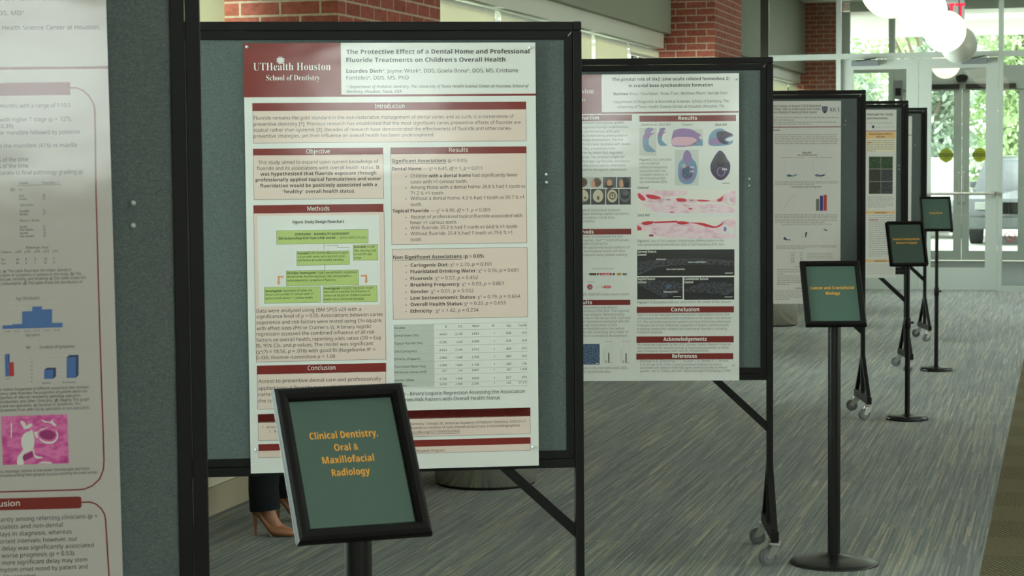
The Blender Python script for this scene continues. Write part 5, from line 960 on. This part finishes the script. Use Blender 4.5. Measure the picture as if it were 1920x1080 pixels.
# ------------------------------------------------------------ sign stands
SIGNG = mat('green_sign_card', (66, 92, 82), 0.5, 0, 0.35, 0.25, 0.2); SIGND = mat('dark_green_sign_card', (50, 72, 60), 0.5, 0, 0.35, 0.25, 0.2); SIGNO = mat('orange_lettering', (232, 166, 58), 0.5)
FRAMEB = mat('matt_black_frame', (20, 18, 17), 0.62, 0, 0.15)
EDGE = mat('pale_acrylic_edge', (96, 106, 100), 0.5)
def sign_stand(c, psi, tilt, border, corner, slim, lines, label, card, base_r):
    """c centre of the card, psi turn of the card to the right, tilt leaning back"""
    u = Vector((math.cos(psi*0.01745329), math.sin(psi*0.01745329), 0)); nh = Vector((math.sin(R(psi)), -math.cos(R(psi)), 0))
    v = Vector((0, 0, 1))*math.cos(R(tilt)) - nh*math.sin(R(tilt)); pl = Plane(Vector(c), u, v)
    W, H = 0.192, 0.254; r1 = 0.0125 if slim else 0.0245
    low = Vector(c) - v*(H/2+border) - u.cross(v)*0.0145                      # lower back edge of the frame; the post stands right behind it
    base = low - nh*(r1+0.016)
    t = thing('sign_stand', label, 'sign stand', (base.x, base.y, 0), R(psi), 'sign stands in front of the boards')
    loc = Matrix.Translation((base[0], base[1], 0)) @ Matrix.Rotation(R(psi), 4, 'Z'); X = loc.inverted() @ pl.matrix()
    # round-edged snap frame, four mitred sides of a curved profile
    f = MB(); hw, hh = W/2, H/2
    prof = [(-0.001, 0.0), (0.002, 0.006), (border*0.35, 0.011), (border*0.7, 0.0105), (border-0.002, 0.006), (border, 0.0), (border, -0.010), (-0.001, -0.010)]
    def ring(o, z):
        a, b_ = hw+o, hh+o; rr = max(corner*(o/border), 0.0004) if corner else 0.0
        if not corner: return [(a, b_, z), (-a, b_, z), (-a, -b_, z), (a, -b_, z)]
        pts = []
        for sx, sy, a0 in ((1, 1, 0), (-1, 1, 90), (-1, -1, 180), (1, -1, 270)):
            for q in range(6): th = R(a0+q*18); pts.append((sx*(a-rr)+rr*math.cos(th), sy*(b_-rr)+rr*math.sin(th), z))
        return pts
    rg = [ring(o, z) for o, z in prof]; n = len(rg[0]); vv = [p for r_ in rg for p in r_]; ff = []
    for j in range(len(rg)):
        j2 = (j+1) % len(rg)
        for i in range(n): ff.append((j*n+i, j2*n+i, j2*n+(i+1) % n, j*n+(i+1) % n))
    f.add(vv, ff, FRAMEB); f.build('sign_frame', t, 0, X)
    MB().box(-hw-border-0.0004, hw+border-0.002, -hh-border+0.003, hh+border-0.003, -0.0130, -0.0105, EDGE).build('back_plate', t, 0, X)
    ink = Ink(pl, 0.0); ink.add([(-hw, -hh, -0.002), (hw, -hh, -0.002), (hw, hh, -0.002), (-hw, hh, -0.002)], [(0,1,2,3)], card); ink.base = -0.0015
    for x0, y, x1, s, cap in lines: ink.text(x0, y, x1, s, cap, SIGNO, 'b', 3)
    ink.build('printed_card', t, 0, X)
    # bracket behind the card, post, base
    lo = X @ Vector((0, -hh*0.35, -0.016)); zt = lo.z
    MB().box(-0.03, 0.03, -0.05, 0.05, -0.030, -0.0148, BLACK).build('bracket', t, 0.002, X @ Matrix.Translation((0, -hh*0.45, 0)))
    z_top = low.z + 0.012
    p = MB()
    if slim:
        p.tube((0, 0, 0.03), (0, 0, 0.58), r1+0.003, r1+0.003, BLACK, 20); p.tube((0, 0, 0.58), (0, 0, z_top), r1, r1, BLACK, 20); p.build('pole', t)
        k = MB().lathe([(r1+0.001, 0.545), (r1+0.006, 0.55), (r1+0.006, 0.605), (r1, 0.612)], BLACK, n=20); k.tube((0.014, 0, 0.58), (0.034, 0, 0.58), 0.006, 0.008, BLACK, 10); k.build('height_collar', t)
        MB().bar((0, 0, z_top-0.01), tuple(lo), 0.02, 0.012, BLACK, (1, 0, 0)).build('neck', t, 0.002)
        MB().lathe([(0.0, 0.034), (0.022, 0.034), (0.026, 0.028), (base_r*0.55, 0.026), (base_r*0.90, 0.024), (base_r*0.93, 0.018), (base_r*0.98, 0.016), (base_r, 0.010), (base_r, 0.001), (0.0, 0.001)], SATIN, n=56).build('base', t)
    else:
        p.tube((0, 0, 0.03), (0, 0, z_top), r1, r1, SATIN, 28, ell=0.8); p.build('post', t)
        MB().bar((0, 0, z_top-0.012), tuple(lo), 0.04, 0.014, BLACK, (1, 0, 0)).build('neck', t, 0.002)
        MB().lathe([(0.0, 0.036), (0.030, 0.036), (0.034, 0.033), (base_r*0.5, 0.026), (base_r*0.85, 0.013), (base_r*0.98, 0.006), (base_r, 0.003), (base_r, 0.0005), (0.0, 0.0005)], SATIN, n=64).build('base', t)
    return t
S_ = 0.985
def cc(x, y, z): return (x*S_, y*S_, 1.594+(z-1.594)*S_)
sign_stand(cc(-1.239, 3.447, 1.046), 35.02, 35.51, 0.0255, 0.0, False, [(581.7, 824.0, 710.5, 'Clinical Dentistry,', 12.8), (627.8, 845.2, 673.6, 'Oral &', 12.8), (605.7, 869.2, 703.5, 'Maxillofacial', 12.8), (623.3, 892.4, 695.4, 'Radiology', 12.8)],
    'sign stand for clinical dentistry, the big tilted green card in front of the large poster', SIGNG, 0.173)
sign_stand(cc(-0.880, 8.061, 1.042), 15.08, 36.0, 0.021, 0.0, False, [(1519.6, 542.2, 1601.6, 'Cancer and Craniofacial', 5.2), (1548.9, 552.1, 1575.2, 'Biology', 5.2)],
    'sign stand for cancer and craniofacial biology, on a wide dome base', SIGNG, 0.173)
sign_stand(cc(-0.923, 12.522, 1.043), 17.83, 27.39, 0.020, 0.018, True, [(1674.6, 450.1, 1724.3, 'Summer Undergraduate', 3.6), (1681, 457.0, 1720, 'Research Program', 3.6)],
    'slim sign stand with a dark round-cornered card reading summer undergraduate research program', SIGND, 0.125)
sign_stand(cc(-0.922, 15.392, 1.138), 11.33, 31.82, 0.017, 0.0, True, [(1743, 400.6, 1767.6, 'Postgraduate', 2.8)],
    'slim sign stand with a one-word green card in front of the glass doors', SIGNG, 0.117)

# ------------------------------------------------------------ exit sign, stickers
t = thing('exit_sign', 'exit sign with red letters hanging behind the globe pendants', 'exit sign', (-1.315, 23.62, 3.10))
MB().box(-0.20, 0.20, -0.012, 0.012, -0.02, 0.20, CLEAR).build('sign_plate', t, 0.003)
MB().box(-0.20, 0.20, -0.03, 0.03, 0.20, 0.26, GREYBOX).build('housing', t, 0.004); MB().box(-0.012, 0.012, -0.012, 0.012, 0.26, ZC-3.10, GREYBOX).build('stem', t)
REDGLOW = mat('red_exit_letters', (230, 30, 50), 0.5, emit=(255, 30, 60), emit_s=1.2)
def flat_text(txt, h, m, style, center=(0, 0)):
    v, f = glyphs(styled(txt, style)); lo = min(p[0] for p in v); hi = max(p[0] for p in v); s = h/capheight(style)
    return [((p[0]-(lo+hi)/2)*s+center[0], 0.0, p[1]*s+center[1]) for p in v], f, m
b = MB(); v, f, m = flat_text('EXIT', 0.15, REDGLOW, 'b', (0, 0.01)); b.add([(x*0.95, -0.0135, z) for x, _, z in v], f, m); b.build('lettering', t)
YEL = mat('yellow_caution_sticker', (176, 184, 28), 0.5); OLV = mat('dark_caution_band', (58, 64, 16), 0.5)
for o, xx in ((do1, -1.690), (do2, -1.212)):
    b = MB(); yy = OUT-0.0052; zc = 1.545
    b.add([(xx+0.102*math.cos(R(i*9)), yy, zc+0.102*math.sin(R(i*9))) for i in range(40)], [tuple(range(40))], YEL)
    b.box(xx-0.10, xx+0.10, yy-0.0008, yy-0.0004, zc-0.022, zc+0.030, OLV)
    for txt, hh_, zz, m_ in (('CAUTION', 0.036, zc-0.014, YEL), ('AUTOMATIC', 0.014, zc+0.042, OLV), ('DOOR', 0.022, zc-0.056, OLV)):
        v, f, m = flat_text(txt, hh_, m_, 'b', (xx, zz)); b.add([(xx+(x-xx)*0.92, yy-0.0014, z) for x, _, z in v], f, m)
    b.build('caution_sticker', o)
b = MB(); RED = mat('red_ring_sticker', (190, 60, 70), 0.5)
for i in range(36):
    a0, a1 = R(i*10), R(i*10+10); b.add([(0.062*math.cos(a0), 0, 0.062*math.sin(a0)), (0.062*math.cos(a1), 0, 0.062*math.sin(a1)), (0.052*math.cos(a1), 0, 0.052*math.sin(a1)), (0.052*math.cos(a0), 0, 0.052*math.sin(a0))], [(0,1,2,3)], RED)
b.bar((-0.04, 0, 0.04), (0.04, 0, -0.04), 0.008, 0.0006, RED, (1, 0, 1)); b.bar((-0.028, 0, -0.008), (0.028, 0, -0.008), 0.012, 0.0004, RED, (0, 0, 1))
o = tag(b.build('prohibition_sticker'), 'round red no-symbol sticker low on the right glass sidelite', 'sticker'); o.location = (-0.607, NEAR-0.0056, 0.626)

# ------------------------------------------------------------ person behind the boards (only lower legs and shoes show)
NAVYCLOTH = mat('dark_navy_trousers', (20, 23, 27), 0.85, 0, 0.2); SHOE = mat('tan_patent_leather', (150, 98, 66), 0.28, 0, 0.5, 0.3, 0.1); SOLE = mat('pale_shoe_lining', (190, 172, 146), 0.6)
SKIN = mat('skin', (166, 118, 92), 0.5, 0, 0.4); JACKET = mat('charcoal_jacket', (36, 38, 42), 0.85, 0, 0.2); HAIR = mat('dark_brown_hair', (48, 34, 26), 0.6)
LIPS = mat('lips', (160, 90, 84), 0.5); EYEW = mat('eye_white', (232, 230, 224), 0.3); IRIS = mat('iris_brown', (54, 36, 24), 0.3)
t = thing('person', 'person in dark trousers and tan high heels standing behind the large poster board', 'person', (-3.300, 7.950, 0), R(3))
FEET = ((0.0, 0.0, 0.0), (-0.012, 0.335, R(6)))     # heel points: near foot, far foot
def footmat(fx, fy, a): return Matrix.Translation((fx, fy, 0)) @ Matrix.Rotation(a, 4, 'Z')
def skin_body():
    V, E, RR = [], [], []
    def add(p, r, prev=None):
        V.append(tuple(p)); RR.append(r)
        if prev is not None: E.append((prev, len(V)-1))
        return len(V)-1
    hip = add((0.085, 0.165, 0.985), 0.13); wa = add((0.075, 0.165, 1.16), 0.115, hip); ch = add((0.075, 0.165, 1.34), 0.125, wa); nb = add((0.07, 0.165, 1.47), 0.06, ch); nk = add((0.085, 0.165, 1.545), 0.05, nb)
    jaw = add((0.115, 0.165, 1.60), 0.062, nk); hd = add((0.105, 0.165, 1.67), 0.082, jaw); add((0.095, 0.165, 1.735), 0.07, hd)
    for i, (fx, fy, a) in enumerate(FEET):
        m = footmat(fx, fy, a); s = -1 if i == 0 else 1
        th = add((0.085, 0.165+s*0.095, 0.90), 0.088, hip); kn = add(Vector((0.075, 0.165+s*0.13, 0.55)).lerp(m @ Vector((0.06, 0, 0.55)), 0.5), 0.056, th)
        cf = add(Vector((0.05, 0.165+s*0.14, 0.38)).lerp(m @ Vector((0.03, 0, 0.38)), 0.6), 0.054, kn); an = add(m @ Vector((0.034, 0, 0.180)), 0.034, cf); ins = add(m @ Vector((0.060, 0, 0.110)), 0.029, an); ba = add(m @ Vector((0.098, 0, 0.042)), 0.027, ins); add(m @ Vector((0.150, 0, 0.020)), 0.014, ba)
        sh = add((0.075, 0.165+s*0.165, 1.415), 0.052, ch); el = add((0.045, 0.165+s*0.215, 1.14), 0.042, sh); wr = add((0.16, 0.165+s*0.20, 0.945), 0.026, el)
        pa = add((0.19, 0.165+s*0.198, 0.90), 0.030, wr); kp = add((0.215, 0.165+s*0.196, 0.865), 0.028, pa)
        for q in range(4):
            o_ = (q-1.5)*0.018; L_ = (0.036, 0.042, 0.039, 0.030)[q]
            k1 = add((0.232, 0.165+s*0.192+o_, 0.838), 0.0095, kp); k2 = add((0.238, 0.165+s*0.19+o_, 0.838-L_), 0.0085, k1); add((0.228, 0.165+s*0.188+o_, 0.838-L_-0.024), 0.0075, k2)
        t1 = add((0.222, 0.165+s*0.160, 0.895), 0.011, pa); t2 = add((0.245, 0.165+s*0.150, 0.868), 0.0095, t1); add((0.256, 0.165+s*0.148, 0.842), 0.008, t2)
    me = bpy.data.meshes.new('body'); me.from_pydata(V, E, []); me.materials.append(SKIN)
    o = bpy.data.objects.new('body', me); COL.objects.link(o); o.parent = t
    sk = o.modifiers.new('skin', 'SKIN'); sk.use_smooth_shade = True
    for i, r_ in enumerate(RR): me.skin_vertices[0].data[i].radius = (r_, r_)
    me.skin_vertices[0].data[0].use_root = True
    o.modifiers.new('smooth', 'SUBSURF').levels = 2; o.modifiers['smooth'].render_levels = 2
    return o
body = skin_body()
def ellipse_ring(m, x, z, rx, ry, n=28, tilt=0.0): return [tuple(m @ Vector((x+rx*math.cos(2*math.pi*i/n), ry*math.sin(2*math.pi*i/n), z+tilt*math.cos(2*math.pi*i/n)))) for i in range(n)]
tr = MB()
for i, (fx, fy, a) in enumerate(FEET):
    m = footmat(fx, fy, a); s = -1 if i == 0 else 1; rings = []
    for z, x, rx, ry, w in [(0.112, 0.052, 0.064, 0.070, 1.0), (0.20, 0.046, 0.063, 0.070, 1.0), (0.36, 0.044, 0.066, 0.072, 0.85), (0.55, 0.055, 0.074, 0.076, 0.55), (0.75, 0.07, 0.088, 0.085, 0.25), (0.90, 0.08, 0.105, 0.096, 0.0), (0.97, 0.085, 0.11, 0.10, 0.0)]:
        hipc = Vector((0.08, 0.165+s*0.088, 0)); off = hipc.lerp(m @ Vector((x, 0, 0)), w); mm = Matrix.Translation((off.x, off.y, 0)); rings.append(ellipse_ring(mm, 0.0, z, rx, ry, 28, 0.006 if z < 0.15 else 0))
    tr.loft(rings, NAVYCLOTH, True, False)
mm = Matrix.Translation((0, 0.165, 0))
tr.loft([ellipse_ring(mm, 0.083, z, rx, ry) for z, rx, ry in [(0.86, 0.085, 0.15), (0.92, 0.122, 0.185), (1.0, 0.124, 0.185), (1.06, 0.112, 0.165), (1.10, 0.104, 0.150)]], NAVYCLOTH)
tr.build('trousers', t)
jk = MB(); jk.loft([ellipse_ring(mm, x, z, rx, ry) for z, x, rx, ry in [(0.96, 0.083, 0.132, 0.195), (1.06, 0.08, 0.122, 0.178), (1.16, 0.076, 0.115, 0.155), (1.30, 0.08, 0.128, 0.178), (1.40, 0.075, 0.11, 0.195), (1.455, 0.07, 0.075, 0.13), (1.485, 0.068, 0.058, 0.066)]], JACKET, True, False)
for s in (-1, 1):
    ys = 0.165+s*0.165; jk.tube((0.075, ys, 1.425), (0.045, 0.165+s*0.215, 1.14), 0.062, 0.055, JACKET, 18); jk.sphere((0.075, ys, 1.415), 0.064, 0.064, 0.062, JACKET, 16, 10); jk.sphere((0.045, 0.165+s*0.215, 1.14), 0.056, 0.056, 0.056, JACKET, 16, 10); jk.tube((0.045, 0.165+s*0.215, 1.14), (0.148, 0.165+s*0.202, 0.965), 0.054, 0.042, JACKET, 18)
jk.build('jacket', t)
for fx, fy, a in FEET:
    m = footmat(fx, fy, a); n = 20; rings = []; inn = []
    for x, zb, zt, w in [(-0.006, 0.096, 0.146, 0.014), (0.006, 0.090, 0.150, 0.025), (0.028, 0.079, 0.132, 0.027), (0.050, 0.054, 0.092, 0.028), (0.070, 0.026, 0.066, 0.032), (0.090, 0.005, 0.052, 0.037), (0.125, 0.002, 0.048, 0.038), (0.160, 0.003, 0.036, 0.028), (0.190, 0.005, 0.018, 0.008)]:
        ring = []
        for i in range(n):
            th = 2*math.pi*i/n; c, s_ = math.cos(th), math.sin(th); zc, hz = (zb+zt)/2, (zt-zb)/2
            ring.append(tuple(m @ Vector((x, w*c*(1.0 if s_ < 0 else 0.94), zc+hz*(s_ if s_ > 0 else max(s_*1.25, -1.0))))))
        rings.append(ring)
    sh = MB().loft(rings, SHOE); sh.tube(m @ Vector((0.006, 0, 0.098)), m @ Vector((0.008, 0, 0.0)), 0.0105, 0.0042, SHOE, 14)
    o = sh.build('high_heel_shoe', t); so_ = MB()
    so_.loft([[tuple(m @ Vector((x, s_*w, z))) for s_, z in ((-1, zb), (1, zb), (1, zb-0.003), (-1, zb-0.003))] for x, zb, w in [(0.012, 0.086, 0.018), (0.03, 0.076, 0.020), (0.05, 0.051, 0.022), (0.070, 0.023, 0.027), (0.088, 0.0045, 0.032)]], SOLE, False); so_.build('sole', o)
hr = MB(); hr.sphere((0.082, 0.165, 1.685), 0.098, 0.092, 0.105, HAIR, 24, 16); hr.loft([ellipse_ring(mm, x, z, rx, ry, 20) for z, x, rx, ry in [(1.44, 0.035, 0.03, 0.085), (1.52, 0.035, 0.045, 0.10), (1.60, 0.045, 0.06, 0.098), (1.68, 0.06, 0.075, 0.09)]], HAIR); hr.build('hair', t)
fc = MB()
for s in (-1, 1):
    fc.sphere((0.178, 0.165+s*0.030, 1.672), 0.010, 0.013, 0.008, EYEW, 12, 8); fc.sphere((0.1865, 0.165+s*0.030, 1.672), 0.003, 0.0055, 0.0055, IRIS, 10, 8); fc.sphere((0.105, 0.165+s*0.086, 1.655), 0.016, 0.008, 0.026, SKIN, 12, 8)
fc.loft([[(0.176+d, 0.165-w, z), (0.190+d, 0.165, z), (0.176+d, 0.165+w, z)] for z, d, w in [(1.675, -0.004, 0.006), (1.655, 0.004, 0.010), (1.640, 0.010, 0.013), (1.632, 0.002, 0.012)]], SKIN); fc.sphere((0.176, 0.165, 1.608), 0.008, 0.022, 0.007, LIPS, 14, 8); fc.build('face', t)
